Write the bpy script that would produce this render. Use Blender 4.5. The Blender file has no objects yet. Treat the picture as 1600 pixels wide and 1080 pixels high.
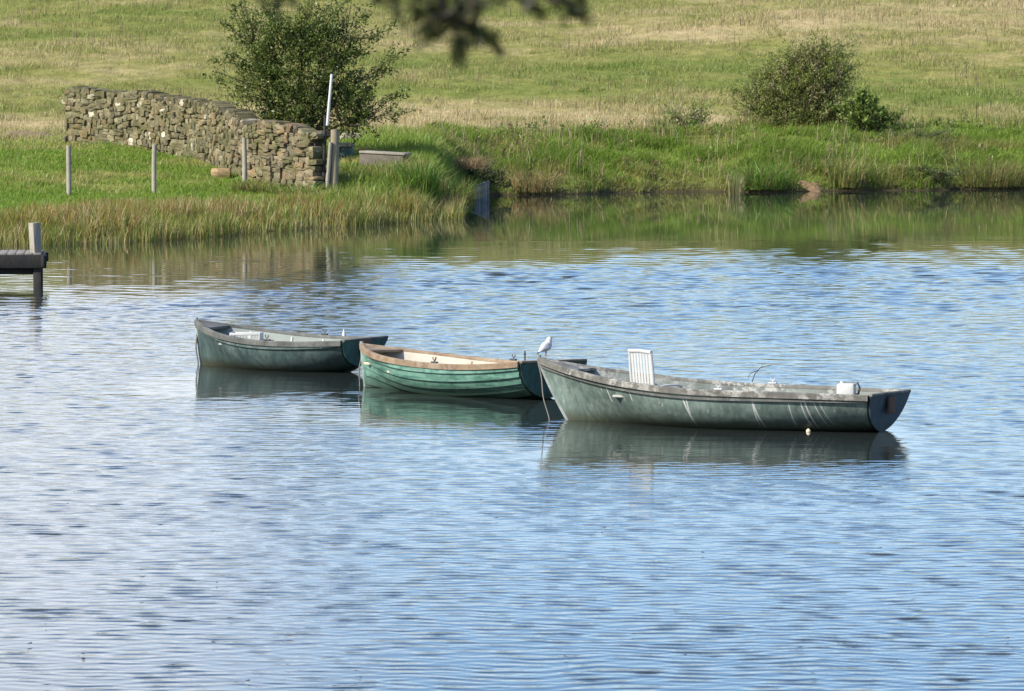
import bpy, math, random
import numpy as np
from mathutils import Vector, Matrix

PI = math.pi
rng = np.random.default_rng(11)
random.seed(5)
scene = bpy.context.scene
COL = scene.collection

# ------------------------------------------------------------------ camera maths
H = 4.41                      # eye height above the water, metres
F = 7600.0                    # focal length in pixels of the 1600 px wide photograph
PITCH = math.atan(474.0 / F)
CP, SP = math.cos(PITCH), math.sin(PITCH)

def ray(px, py):
    u, v = (px - 800.0) / F, (540.0 - py) / F
    return Vector((u, CP + v * SP, -SP + v * CP))

def at(px, py, y):            # point seen at that pixel, y metres out
    d = ray(px, py); k = y / d.y
    return Vector((d.x * k, y, H + d.z * k))

def on_water(px, py, z=0.0):
    d = ray(px, py); k = (z - H) / d.z
    return Vector((d.x * k, d.y * k, z))

# ------------------------------------------------------------------ numpy noise
def vnoise(x, y, seed=0):
    x = np.asarray(x, dtype=np.float64); y = np.asarray(y, dtype=np.float64)
    xi = np.floor(x).astype(np.int64); yi = np.floor(y).astype(np.int64)
    fx, fy = x - xi, y - yi
    fx = fx * fx * (3 - 2 * fx); fy = fy * fy * (3 - 2 * fy)
    def h(a, b):
        n = (a * 374761393 + b * 668265263 + seed * 974634777) & 0xFFFFFFFF
        n = ((n ^ (n >> 13)) * 1274126177) & 0xFFFFFFFF
        n = n ^ (n >> 16)
        return (n & 0xFFFF) / 65535.0
    a = h(xi, yi); b = h(xi + 1, yi); c = h(xi, yi + 1); d = h(xi + 1, yi + 1)
    return (a * (1 - fx) + b * fx) * (1 - fy) + (c * (1 - fx) + d * fx) * fy

def fbm(x, y, seed=0, octv=4):
    s = 0; a = 0.5; t = 0
    for i in range(octv):
        s = s + a * vnoise(np.asarray(x) * 2 ** i, np.asarray(y) * 2 ** i, seed + i * 7); t += a; a *= 0.5
    return s / t

def sstep(a, b, x):
    t = np.clip((np.asarray(x, dtype=np.float64) - a) / (b - a), 0, 1)
    return t * t * (3 - 2 * t)

# ------------------------------------------------------------------ terrain
def shore_left(x):
    return np.interp(x, [-60, -14, -11, -8.7, -5.9, -3.1, -1.6, 0.5], [101, 105, 106.0, 107.2, 113, 118.9, 121.6, 126])
def shore_right(x):
    x = np.asarray(x, dtype=np.float64)
    return np.interp(x, [-10, -1.0, 2, 6.6, 12.3, 15.4, 60], [139.0, 140, 142, 143.4, 144.6, 146.2, 156]) + 1.5 * (vnoise(x * .55, x * 0 + 2, 12) - .5) + .5 * (vnoise(x * 2.1, x * 0 + 2, 13) - .5)
def field_z(d):
    e = np.clip(np.asarray(d, dtype=np.float64) - 150, 0, 155)
    return 1.68 + 0.08 * (e - 4 * (1 - np.exp(-e / 4)))

def terrain(x, d, rough=True):
    x = np.asarray(x, dtype=np.float64); d = np.asarray(d, dtype=np.float64)
    sl = d - shore_left(x)
    sh = np.minimum(shore_left(x), 121.5)
    za = np.where(sl < 0, np.maximum(sl * 0.10, -1.6), 0)
    t1 = np.clip(sl / 3, 0, 1) * 0.28
    t2 = np.clip((d - (sh + 3)) / np.maximum(123 - sh - 3, 0.5), 0, 1)
    up = t1 + np.where(sl > 0, t2 * 0.34, 0)
    up = up + np.clip((d - 123) / 4, 0, 1) * 0.52 + np.clip((d - 127) / 5, 0, 1) * 0.49 + np.clip((d - 132) / 18, 0, 1) * 0.05
    za = np.where(sl > 0, up, za)
    sr = d - shore_right(x)
    zb = np.where(sr < 0, np.maximum(sr * 0.16, -1.6),
                  np.interp(sr, [0, 0.35, 1.0, 3.2, 6.2, 9.0], [0, 0.28, 0.48, 1.02, 1.56, 1.68]))
    w = 1 - sstep(-2.3, -0.5, x)
    z = za * w + zb * (1 - w)
    z = z + (field_z(d) - 1.68)
    if rough:
        land = np.clip(z * 1.2, 0, 1)
        z = z + land * (0.16 * (fbm(x * 0.45, d * 0.45, 3) - 0.5) + 0.10 * (vnoise(x * 1.7, d * 1.7, 9) - 0.5))
        far = sstep(160, 175, d)
        z = z + far * (fbm(x * 0.07, d * 0.05, 21, 3) - 0.5) * 0.9
    # near bank, under and behind the camera
    nb = np.interp(d, [-30, 3, 9, 17, 22], [3.2, 2.8, 1.6, 0.05, -1.6])
    z = np.where(d < 22, nb, z)
    return z

def tz(x, d):
    return float(terrain(np.array([x]), np.array([d]))[0])

def on_ground(px, py, d0=100.0, d1=260.0):
    dd = np.arange(d0, d1, 0.1)
    r = ray(px, py)
    xs = r.x / r.y * dd; zs = H + r.z / r.y * dd
    k = np.argmax(terrain(xs, dd) >= zs)
    d = dd[k]
    return Vector((r.x / r.y * d, d, tz(r.x / r.y * d, d)))

def dryness(x, d):
    """0 = lush green, 1 = straw: where the field grass has dried out."""
    n = fbm(x * 0.13, d * 0.15, 31, 4)
    n2 = fbm(x * 0.5, d * 0.9, 41, 3)
    v = 0.50 + (n - 0.5) * .85 + (n2 - 0.5) * 0.7
    v = v + 0.40 * np.exp(-((d - 155.5 - 0.15 * x) / 5.5) ** 2) * (1 - sstep(6.5, 10, x))
    v = v - 0.38 * np.exp(-((d - 174 + 0.15 * x) / 6.0) ** 2) * sstep(-5, 0, x) * (1 - 0.4 * sstep(9, 13, x))
    v = v - 0.22 * np.exp(-((d - 163) / 6.0) ** 2) * sstep(9, 14, x)
    v = v + 0.28 * sstep(182, 192, d) * sstep(0, 7, x)
    v = v + 0.25 * np.exp(-((d - 152.5) / 1.4) ** 2)
    v = v + 0.15 * np.exp(-((d - 136) / 4.0) ** 2) * (1 - sstep(-9, -6, x))
    fld = field_mask(x, d)
    v = v * fld + (1 - fld) * (0.10 + 0.5 * np.clip(n2 - 0.5, 0, 1))
    return np.clip(v, 0, 1)

def field_mask(x, d):
    w = 1 - sstep(-3.0, -0.5, x)
    edge_l = np.interp(x, [-14, -9, -6, -3], [131.6, 132, 132, 136])
    a = sstep(edge_l - 0.6, edge_l + 1.0, d)
    b = sstep(6.3, 8.2, d - shore_right(x))
    return a * w + b * (1 - w)

# ------------------------------------------------------------------ mesh helpers
def link(o, parent=None):
    COL.objects.link(o)
    if parent is not None: o.parent = parent
    return o

def tag(o, label=None, cat=None, group=None, kind=None):
    if label: o['label'] = label
    if cat: o['category'] = cat
    if group: o['group'] = group
    if kind: o['kind'] = kind
    return o

def empty(name, loc, rz=0.0, label=None, cat=None, group=None):
    o = bpy.data.objects.new(name, None); COL.objects.link(o)
    o.empty_display_size = 0.2
    o.location = loc; o.rotation_euler = (0, 0, rz)
    return tag(o, label, cat, group)

def np_mesh(name, verts, faces_list, mat, parent=None, cols=None, smooth=False):
    """faces_list: list of int arrays of shape (n, k)."""
    me = bpy.data.meshes.new(name)
    verts = np.asarray(verts, dtype=np.float32)
    me.vertices.add(len(verts)); me.vertices.foreach_set('co', verts.ravel())
    loops = np.concatenate([f.ravel() for f in faces_list]).astype(np.int32)
    sizes = np.concatenate([np.full(len(f), f.shape[1], dtype=np.int32) for f in faces_list])
    starts = np.concatenate([[0], np.cumsum(sizes)[:-1]]).astype(np.int32)
    me.loops.add(len(loops)); me.loops.foreach_set('vertex_index', loops)
    me.polygons.add(len(sizes)); me.polygons.foreach_set('loop_start', starts)
    me.polygons.foreach_set('use_smooth', np.full(len(sizes), smooth, dtype=bool))
    me.update(calc_edges=True); me.validate()
    if cols is not None:
        a = me.color_attributes.new('col', 'FLOAT_COLOR', 'POINT')
        c = np.ones((len(verts), 4), dtype=np.float32); c[:, :3] = cols
        a.data.foreach_set('color', c.ravel())
    me.materials.append(mat)
    o = bpy.data.objects.new(name, me)
    return link(o, parent)

class MB:
    def __init__(s): s.v = []; s.f = []; s.c = []
    def add(s, vs, fs, col=None):
        b = len(s.v); s.v += [tuple(v) for v in vs]; s.f += [tuple(b + i for i in f) for f in fs]
        s.c += [col or (1, 1, 1)] * len(vs)
        return b
    def box(s, c, size, M=None, bev=0.0, col=None):
        hx, hy, hz = size[0] / 2, size[1] / 2, size[2] / 2
        b = min(bev, hx * .45, hy * .45, hz * .45)
        if b <= 0:
            vs = [Vector((x, y, z)) for x in (-hx, hx) for y in (-hy, hy) for z in (-hz, hz)]
            fs = [(0, 1, 3, 2), (4, 6, 7, 5), (0, 4, 5, 1), (2, 3, 7, 6), (0, 2, 6, 4), (1, 5, 7, 3)]
        else:
            import bmesh
            bm = bmesh.new(); bmesh.ops.create_cube(bm, size=1)
            for v in bm.verts: v.co = Vector((v.co.x * 2 * hx, v.co.y * 2 * hy, v.co.z * 2 * hz))
            bmesh.ops.bevel(bm, geom=bm.edges[:], offset=b, segments=2, affect='EDGES', profile=0.5)
            bm.verts.index_update()
            vs = [v.co.copy() for v in bm.verts]; fs = [[v.index for v in f.verts] for f in bm.faces]; bm.free()
        c = Vector(c)
        s.add([(M @ v if M else v) + c for v in vs], fs, col)
        return s
    def tube(s, pts, rad, n=8, cap=True, flat=1.0, col=None):
        pts = [Vector(p) for p in pts]; m = len(pts)
        rads = rad if isinstance(rad, (list, tuple)) else [rad] * m
        vs = []; ref = None
        for i, p in enumerate(pts):
            t = (pts[min(i + 1, m - 1)] - pts[max(i - 1, 0)]).normalized()
            if ref is None:
                ref = Vector((0, 0, 1)) if abs(t.z) < .9 else Vector((1, 0, 0))
            a = t.cross(ref).normalized(); b = a.cross(t).normalized(); ref = b
            for k in range(n):
                th = 2 * PI * k / n
                vs.append(p + a * (math.cos(th) * rads[i]) + b * (math.sin(th) * rads[i] * flat))
        fs = []
        for i in range(m - 1):
            for k in range(n):
                k2 = (k + 1) % n
                fs.append((i * n + k, i * n + k2, (i + 1) * n + k2, (i + 1) * n + k))
        if cap: fs += [tuple(range(n))[::-1], tuple((m - 1) * n + k for k in range(n))]
        s.add(vs, fs, col); return s
    def build(s, name, mat, parent=None, smooth=True, angle=35, usecol=False):
        me = bpy.data.meshes.new(name)
        me.from_pydata(s.v, [], s.f); me.validate()
        import bmesh
        bm = bmesh.new(); bm.from_mesh(me); bmesh.ops.recalc_face_normals(bm, faces=bm.faces[:]); bm.to_mesh(me); bm.free()
        if smooth:
            for p in me.polygons: p.use_smooth = True
            me.set_sharp_from_angle(angle=math.radians(angle))
        if usecol:
            a = me.color_attributes.new('col', 'FLOAT_COLOR', 'POINT')
            for i, c in enumerate(s.c): a.data[i].color = (c[0], c[1], c[2], 1)
        me.materials.append(mat)
        return link(bpy.data.objects.new(name, me), parent)

# ------------------------------------------------------------------ materials
class NT:
    def __init__(s, name):
        s.m = bpy.data.materials.new(name); s.m.use_nodes = True
        s.t = s.m.node_tree; s.t.nodes.clear()
        s.out = s.n('ShaderNodeOutputMaterial')
    def n(s, typ, **kw):
        nd = s.t.nodes.new(typ)
        for k, v in kw.items():
            if k in nd.inputs.keys(): nd.inputs[k].default_value = v
            else: setattr(nd, k, v)
        return nd
    def l(s, a, b): s.t.links.new(a, b)
    def noise(s, vec, scale, detail=4, rough=.55, sc3=None):
        if sc3 is not None:
            mp = s.n('ShaderNodeMapping'); mp.inputs['Scale'].default_value = sc3; s.l(vec, mp.inputs['Vector']); vec = mp.outputs[0]
        nd = s.n('ShaderNodeTexNoise'); nd.inputs['Scale'].default_value = scale
        nd.inputs['Detail'].default_value = detail; nd.inputs['Roughness'].default_value = rough
        s.l(vec, nd.inputs['Vector']); return nd.outputs['Fac']
    def ramp(s, fac, stops, interp='LINEAR'):
        r = s.n('ShaderNodeValToRGB'); s.l(fac, r.inputs['Fac'])
        e = r.color_ramp.elements; r.color_ramp.interpolation = interp
        while len(e) > 1: e.remove(e[-1])
        for i, (p, c) in enumerate(stops):
            if i == 0: e[0].position = p; el = e[0]
            else: el = e.new(p)
            c = (c, c, c) if isinstance(c, (int, float)) else c
            el.color = (c[0], c[1], c[2], 1)
        return r.outputs['Color']
    def mix(s, fac, a, b, mode='MIX'):
        m = s.n('ShaderNodeMix', data_type='RGBA', blend_type=mode)
        for sock, v in ((m.inputs[0], fac), (m.inputs[6], a), (m.inputs[7], b)):
            if hasattr(v, 'links'): s.l(v, sock)
            elif isinstance(v, (tuple, list)): sock.default_value = (v[0], v[1], v[2], 1)
            else: sock.default_value = v
        return m.outputs[2]
    def math(s, op, a, b=0.0):
        m = s.n('ShaderNodeMath', operation=op)
        for i, v in enumerate((a, b)):
            if hasattr(v, 'links'): s.l(v, m.inputs[i])
            else: m.inputs[i].default_value = v
        return m.outputs[0]
    def pbr(s, col, rough=.6, bump=None, bstr=.3, bdist=.01, spec=.4, metal=0.0):
        p = s.n('ShaderNodeBsdfPrincipled')
        if hasattr(col, 'links'): s.l(col, p.inputs['Base Color'])
        else: p.inputs['Base Color'].default_value = (*col, 1)
        if hasattr(rough, 'links'): s.l(rough, p.inputs['Roughness'])
        else: p.inputs['Roughness'].default_value = rough
        p.inputs['Specular IOR Level'].default_value = spec
        p.inputs['Metallic'].default_value = metal
        if bump is not None:
            b = s.n('ShaderNodeBump'); b.inputs['Strength'].default_value = bstr; b.inputs['Distance'].default_value = bdist
            s.l(bump, b.inputs['Height']); s.l(b.outputs[0], p.inputs['Normal'])
        s.l(p.outputs[0], s.out.inputs['Surface'])
        return s.m
    def obj(s): return s.n('ShaderNodeTexCoord').outputs['Object']

def mat_foliage(name, transl=0.35, tint=(1, 1, 1)):
    t = NT(name)
    a = t.n('ShaderNodeAttribute', attribute_name='col').outputs['Color']
    c = t.mix(1.0, a, tint, 'MULTIPLY')
    d = t.n('ShaderNodeBsdfDiffuse'); t.l(c, d.inputs['Color'])
    tr = t.n('ShaderNodeBsdfTranslucent'); t.l(c, tr.inputs['Color'])
    m = t.n('ShaderNodeMixShader'); m.inputs[0].default_value = transl
    t.l(d.outputs[0], m.inputs[1]); t.l(tr.outputs[0], m.inputs[2])
    g = t.n('ShaderNodeBsdfGlossy'); g.inputs['Roughness'].default_value = .45; g.inputs['Color'].default_value = (.9, .9, .9, 1)
    m2 = t.n('ShaderNodeMixShader'); m2.inputs[0].default_value = .02
    t.l(m.outputs[0], m2.inputs[1]); t.l(g.outputs[0], m2.inputs[2])
    t.l(m2.outputs[0], t.out.inputs['Surface'])
    return t.m

def mat_wood(name, c0, c1, dirt=.4, axis=(14, 14, 1.2)):
    t = NT(name); o = t.obj()
    g = t.noise(o, 6, 6, .65, axis)
    p = t.noise(o, 3.0, 4, .6)
    c = t.ramp(g, [(.3, c0), (.7, c1)])
    c = t.mix(t.math('MULTIPLY', t.ramp(p, [(.45, 0), (.7, 1)]), dirt), c, tuple(v * .45 for v in c0))
    return t.pbr(c, .85, g, .5, .006, .25)

def mat_plain(name, c, rough=.5, var=.3, scale=8, spec=.4):
    t = NT(name); o = t.obj()
    n = t.noise(o, scale, 5, .6)
    col = t.mix(n, tuple(v * (1 - var) for v in c), tuple(min(1, v * (1 + var)) for v in c))
    return t.pbr(col, rough, n, .15, .004, spec)

M_FIELD = mat_foliage('field_blades', .42)
M_LEAF = mat_foliage('leaf', .40)
M_BARK = mat_wood('bark', (.035, .028, .022), (.10, .085, .065))
M_POST = mat_wood('weathered_post', (.20, .185, .145), (.35, .32, .26), .3)
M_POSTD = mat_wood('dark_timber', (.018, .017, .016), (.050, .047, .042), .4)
M_DECK = mat_wood('deck_timber', (.13, .12, .105), (.25, .235, .21), .3, (1.2, 14, 14))
M_STONE = None

def mat_stone():
    t = NT('stone'); o = t.obj()
    a = t.n('ShaderNodeAttribute', attribute_name='col').outputs['Color']
    n = t.noise(o, 5, 6, .65); n2 = t.noise(o, 26, 5, .7); n3 = t.noise(o, 2.2, 3, .5)
    c = t.mix(1.0, a, t.ramp(n, [(.3, (.55, .52, .48)), (.65, (1.15, 1.12, 1.0))]), 'MULTIPLY')
    c = t.mix(t.ramp(n2, [(.56, 0), (.66, .75)]), c, (.27, .26, .19))           # pale lichen
    c = t.mix(t.ramp(n3, [(.46, 0), (.64, .7)]), c, (.080, .082, .032))         # moss
    return t.pbr(c, .92, n2, .6, .02, .15)
M_STONE = mat_stone()

# ------------------------------------------------------------------ setting: ground
def axis_vals(parts):
    out = []
    for a, b, st in parts:
        out += list(np.arange(a, b, st))
    out.append(parts[-1][1]); return np.array(out)

def grid(xs, ys):
    X, Y = np.meshgrid(xs, ys)
    nx, ny = len(xs), len(ys)
    i = np.arange(nx * ny).reshape(ny, nx)
    f = np.stack([i[:-1, :-1], i[:-1, 1:], i[1:, 1:], i[1:, :-1]], -1).reshape(-1, 4)
    return X, Y, f

LUSH = np.array([.150, .205, .040]); STRAW = np.array([.44, .36, .195]); OLIVE = np.array([.245, .245, .075])
SOIL = np.array([.055, .042, .028])

def grass_colour(v):
    v = np.asarray(v)[..., None]
    a = LUSH * (1 - np.clip(v * 2, 0, 1)) + OLIVE * np.clip(v * 2, 0, 1)
    return a * (1 - np.clip(v * 2 - 1, 0, 1)) + STRAW * np.clip(v * 2 - 1, 0, 1)

def make_ground():
    xs = axis_vals([(-700, -60, 40), (-60, -24, 3), (-24, 24, .2), (24, 60, 3), (60, 700, 40)])
    ys = axis_vals([(-60, 24, 4), (24, 100, 4), (100, 153, .2), (153, 215, .5), (215, 480, 6), (480, 1200, 60)])
    X, Y, f = grid(xs, ys)
    Z = terrain(X, Y)
    c = grass_colour(dryness(X, Y)) * .8
    soil = np.clip(1 - Z / .28, 0, 1)[..., None]
    c = c * (1 - soil) + SOIL * soil
    V = np.stack([X, Y, Z], -1).reshape(-1, 3)
    t = NT('ground_turf'); o = t.obj()
    a = t.n('ShaderNodeAttribute', attribute_name='col').outputs['Color']
    n = t.noise(o, 2.2, 6, .7, (1, .5, 1)); n2 = t.noise(o, 9, 5, .7)
    cc = t.mix(1.0, a, t.ramp(n, [(.3, (.6, .62, .55)), (.7, (1.25, 1.2, 1.15))]), 'MULTIPLY')
    cc = t.mix(t.ramp(n2, [(.55, 0), (.72, .5)]), cc, (.22, .17, .09))
    m = t.pbr(cc, .95, n2, .8, .05, .05)
    g = np_mesh('ground', V, [f], m, None, c.reshape(-1, 3), True)
    tag(g, kind='structure')
make_ground()

# ------------------------------------------------------------------ boat placement (needed by the water's lee)
# name: (bow pixel on the water, heading angle, length)
BOATS = {}

# ------------------------------------------------------------------ setting: water
def make_water(lee):
    xs = axis_vals([(-600, -60, 45), (-60, -16, 4), (-16, 16, .05), (16, 60, 4), (60, 600, 45)])
    ys = [-10.0, 0, 10, 18, 24]
    d = 29.0
    while d < 108:
        ys.append(d); d += .030 * (d / 35)
    ys += list(np.arange(108, 160, 1.0)) + [175]
    ys = np.array(ys)
    X, Y, f = grid(xs, ys)
    # wave amplitude: wind ruffles the open water, the far margin lies calm
    gust = fbm(X * .10, Y * .05, 77, 3)
    edge = np.interp(X, [-12, -6, -2, 4, 14], [90, 92, 99, 102, 102]) + (fbm(X * .30, Y * .16, 5, 4) - .5) * 12
    stk = np.clip((fbm(X * .20 + 3, Y * .5, 19, 4) - .25) / .5, 0, 1)
    A = np.exp(-2.9 * np.clip((Y - (edge - 9)) / 20.0, 0, 1.6) * (1.35 - .7 * stk))
    A = A * (0.62 + .76 * gust)
    for (cx, cy, rx, ry, ang, k) in lee:
        ca, sa = math.cos(ang), math.sin(ang)
        u = ((X - cx) * ca + (Y - cy) * sa) / rx; v = (-(X - cx) * sa + (Y - cy) * ca) / ry
        rr = np.sqrt(u * u + v * v) + (fbm(X * 1.2, Y * .6, 55, 3) - .5) * .5
        A = A * (1 - k * (1 - sstep(.75, 1.35, rr)))
    mask = (1 - sstep(13.5, 15.8, np.abs(X))) * sstep(29.5, 31, Y)
    Z = np.zeros_like(X)
    r = np.random.default_rng(3)
    sel = (np.abs(X) < 16) & (Y > 29) & (Y < 112)
    xx, yy = X[sel], Y[sel]
    # domain warp keeps the crests from lining up
    wx = xx + .35 * (fbm(xx * .5, yy * .5, 91, 2) - .5); wy = yy + .45 * (fbm(xx * .42, yy * .30, 92, 2) - .5) + .22 * (vnoise(xx * 1.4, yy * .9, 93) - .5)
    zz = np.zeros_like(xx)
    n = 90
    for i in range(n):
        lam = .10 * (.30 / .10) ** r.random() if i < 70 else .40 * (.90 / .40) ** r.random()
        th = math.radians(-97) + r.normal() * (.36 if i < 70 else .4)
        k = 2 * PI / lam
        slope = .049 / math.sqrt(n / 2) if i < 70 else np.interp(yy, [40, 70, 92], [.05, .22, .58]) * .07 / math.sqrt(10)
        if i < 70: slope = slope * sstep(1.6, 3.2, lam / (.030 * yy / 35))
        ph = k * (wx * math.cos(th) + wy * math.sin(th)) + r.random() * 6.283
        zz += slope / k * np.sin(ph)
    Z[sel] = zz
    Z = Z * A * mask
    Y = Y - 5.0 * Z * mask
    V = np.stack([X, Y, Z], -1).reshape(-1, 3)
    t = NT('lake_water'); o = t.obj()
    n1 = t.noise(o, 9.0, 3, .55, (.30, 1, 1)); n2 = t.noise(o, 2.0, 3, .5, (.35, 1, 1))
    av = t.n('ShaderNodeAttribute', attribute_name='col').outputs['Color']
    sep = t.n('ShaderNodeSeparateColor'); t.l(av, sep.inputs[0])
    hgt = t.math('ADD', t.math('MULTIPLY', n1, .0028), t.math('MULTIPLY', n2, .005))
    hgt = t.math('MULTIPLY', hgt, sep.outputs[0])
    m = t.pbr((.020, .026, .024), .02, hgt, 1.0, 1.0, .5)
    p = [q for q in t.t.nodes if q.type == 'BSDF_PRINCIPLED'][0]
    p.inputs['IOR'].default_value = 1.333
    cols = np.zeros((len(V), 3)); cols[:, 0] = (.06 + .94 * A).reshape(-1)
    w = np_mesh('water', V, [f], m, None, cols, True)
    tag(w, kind='structure')

# ------------------------------------------------------------------ boats
def lerp(a, b, t): return a + (b - a) * t

class Hull:
    def __init__(s, L, B, T, hb, hm, hs, draft, rake, planks=0, lift=0.0, tm=.58, pw=2.3, trg=.8):
        s.L, s.B, s.T, s.hb, s.hm, s.hs, s.draft, s.rake, s.planks, s.lift = L, B, T, hb, hm, hs, draft, rake, planks, lift
        s.tm, s.pw, s.trg = tm, pw, trg
    def half(s, t):
        if t < s.tm:
            return s.B / 2 * (1 - (1 - t / s.tm) ** s.pw)
        q = (t - s.tm) / (1 - s.tm)
        return lerp(s.B / 2, s.T / 2, q * q * (1.6 - .6 * q))
    def sheer(s, t):
        lo = .62
        if t < lo: return s.hm + (s.hb - s.hm) * (1 - t / lo) ** 2.1
        return s.hm + (s.hs - s.hm) * ((t - lo) / (1 - lo)) ** 1.8
    def keel(s, t):
        z = -s.draft
        if t > .55: z += (s.lift + s.draft) * ((t - .55) / .45) ** 1.7
        return z
    def pt(s, t, u, side, off=0.0):
        g = float(sstep(0, .5, t)); g = g * (1 if t < .6 else lerp(1, s.trg, (t - .6) / .4))
        w = max(s.half(t), 0.0); zs, zk = s.sheer(t), s.keel(t)
        sy = lerp(u ** 1.15, math.sin(PI * u / 2) ** .85, g)
        sz = lerp(u, 1 - math.cos(PI * u / 2), g * .85) if True else u
        y = w * sy + .012
        z = zk + (zs - zk) * sz
        x = -s.L / 2 + s.L * t + s.rake * (1 - sz) ** 1.2 * (1 - t) ** 3
        if t > .9: x -= (t - .9) / .1 * .10 * (1 - sz) * 1.0     # transom rake
        # outward offset, mostly sideways and a little down
        y += off * (1 if t > .03 else t / .03); z -= off * .25 * (1 - u)
        return Vector((x, side * max(y, 0.0), z))

def hull_shell(hl, off, us, ns=44, floor=None):
    mb = MB()
    ts = [(i / (ns - 1)) ** 1.25 for i in range(ns)]
    prof = [(-1, u, o) for u, o in reversed(us)] + [(1, u, o) for u, o in us]
    m = len(prof)
    vs = []
    for t in ts:
        for (sd, u, o) in prof:
            p = hl.pt(t, u, sd, off + o)
            if floor is not None: p.z = max(p.z, floor)
            vs.append(p)
    fs = []
    for i in range(ns - 1):
        for j in range(m - 1):
            fs.append((i * m + j, i * m + j + 1, (i + 1) * m + j + 1, (i + 1) * m + j))
    mb.add(vs, fs)
    return mb, vs, ts, m

def sweep(mb, path, prof):
    """path: list of (point, out, up); prof: list of (o, z)."""
    n = len(prof); vs = []
    for p, o, u in path:
        for a, b in prof: vs.append(p + o * a + u * b)
    fs = []
    for i in range(len(path) - 1):
        for k in range(n):
            k2 = (k + 1) % n
            fs.append((i * n + k, i * n + k2, (i + 1) * n + k2, (i + 1) * n + k))
    fs += [tuple(range(n)), tuple((len(path) - 1) * n + k for k in range(n))]
    mb.add(vs, fs)

def rail(hl, prof, u=1.0, ns=44, off=0.0):
    mb = MB()
    for side in (-1, 1):
        path = []
        ts = [(i / (ns - 1)) ** 1.25 for i in range(ns)]
        pts = [hl.pt(t, u, side, off) for t in ts]
        for i, p in enumerate(pts):
            d = pts[min(i + 1, ns - 1)] - pts[max(i - 1, 0)]; d.z = 0; d.normalize()
            o = Vector((d.y, -d.x, 0)) * (1 if side < 0 else -1)
            path.append((p, o, Vector((0, 0, 1))))
        sweep(mb, path, prof)
    return mb

def mat_hull(name, base, dark, light, streak=.5, plankvar=0.0, algae=(.03, .032, .014), zal=.12, hgt=.4, runs=()):
    t = NT(name); o = t.obj()
    sx = t.n('ShaderNodeSeparateXYZ'); t.l(o, sx.inputs[0])
    n = t.noise(o, 3.2, 5, .6); n2 = t.noise(o, 14, 5, .7)
    v = t.noise(o, 9, 4, .6, (1.6, 1.6, .16))                # rain streaks
    c = t.ramp(n, [(.28, dark), (.5, base), (.74, light)])
    c = t.mix(t.math('MULTIPLY', t.ramp(v, [(.42, 0), (.62, 1)]), .55), c, tuple(x * .55 for x in dark))
    c = t.mix(t.math('MULTIPLY', t.ramp(n2, [(.58, 0), (.68, 1)]), .22), c, light)
    if plankvar:
        vo = t.noise(o, 1.0, 3, .6, (2.6, .2, 13)); vd = t.noise(o, 1.0, 3, .6, (2.0, .2, 11.3))
        c = t.mix(t.math('MULTIPLY', t.ramp(vo, [(.47, 0), (.50, 1)]), plankvar), c, light)
        c = t.mix(t.math('MULTIPLY', t.ramp(vd, [(.53, 0), (.57, 1)]), plankvar), c, dark)
    # guano and scum runs: thin vertical white streaks, strongest under the rail
    w = t.noise(o, 16, 3, .7, (1.5, 1.5, .10))
    up = t.ramp(t.math('DIVIDE', sx.outputs[2], hgt), [(.15, 0), (.9, 1)])
    wf = t.math('MULTIPLY', t.math('MULTIPLY', t.ramp(w, [(.64, 0), (.70, 1)]), up), streak)
    c = t.mix(wf, c, (.62, .61, .56))
    # single long white droppings runs down the near side: (x at the top, slant, top z, bottom z, width)
    tot = None
    for (x0, sl_, zt_, zb_, wd_) in runs:
        drop = t.math('SUBTRACT', zt_, sx.outputs[2])
        xc = t.math('ADD', t.math('MULTIPLY', drop, sl_), x0)
        dx = t.math('ABSOLUTE', t.math('SUBTRACT', sx.outputs[0], xc))
        wob = t.math('MULTIPLY', t.math('ADD', n2, .35), wd_)
        k = t.math('MULTIPLY', t.math('LESS_THAN', dx, wob), t.math('MULTIPLY', t.math('GREATER_THAN', drop, 0.0), t.math('GREATER_THAN', sx.outputs[2], zb_)))
        k = t.math('MULTIPLY', k, t.math('LESS_THAN', sx.outputs[1], 0.0))
        tot = k if tot is None else t.math('MAXIMUM', tot, k)
    if tot is not None: c = t.mix(t.math('MULTIPLY', tot, .8), c, (.60, .60, .56))
    # scuffed gelcoat and chipped patches
    ch = t.noise(o, 22, 6, .8, (.6, 1, 1.6)); chm = t.noise(o, 2.5, 3, .6)
    c = t.mix(t.math('MULTIPLY', t.ramp(ch, [(.60, 0), (.64, 1)]), t.ramp(chm, [(.50, 0), (.62, .5)])), c, tuple(v * .38 for v in dark))
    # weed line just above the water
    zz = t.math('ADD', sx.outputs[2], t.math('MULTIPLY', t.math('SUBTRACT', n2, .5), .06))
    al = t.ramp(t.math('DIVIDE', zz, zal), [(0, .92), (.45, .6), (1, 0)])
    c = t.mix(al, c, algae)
    return t.pbr(c, t.math('ADD', .38, t.math('MULTIPLY', n, .3)), n2, .12, .004, .45)

def mat_rail(name, c0, c1, guano=.6):
    t = NT(name); o = t.obj()
    n = t.noise(o, 5, 5, .65); n2 = t.noise(o, 9, 5, .75)
    c = t.ramp(n, [(.32, c0), (.68, c1)])
    n3 = t.noise(o, 1.7, 3, .6)
    c = t.mix(t.math('MULTIPLY', t.math('MULTIPLY', t.ramp(n2, [(.47, 0), (.56, 1)]), t.ramp(n3, [(.46, .05), (.60, 1)])), guano), c, (.48, .465, .42))
    return t.pbr(c, .7, n2, .3, .006, .3)

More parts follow.
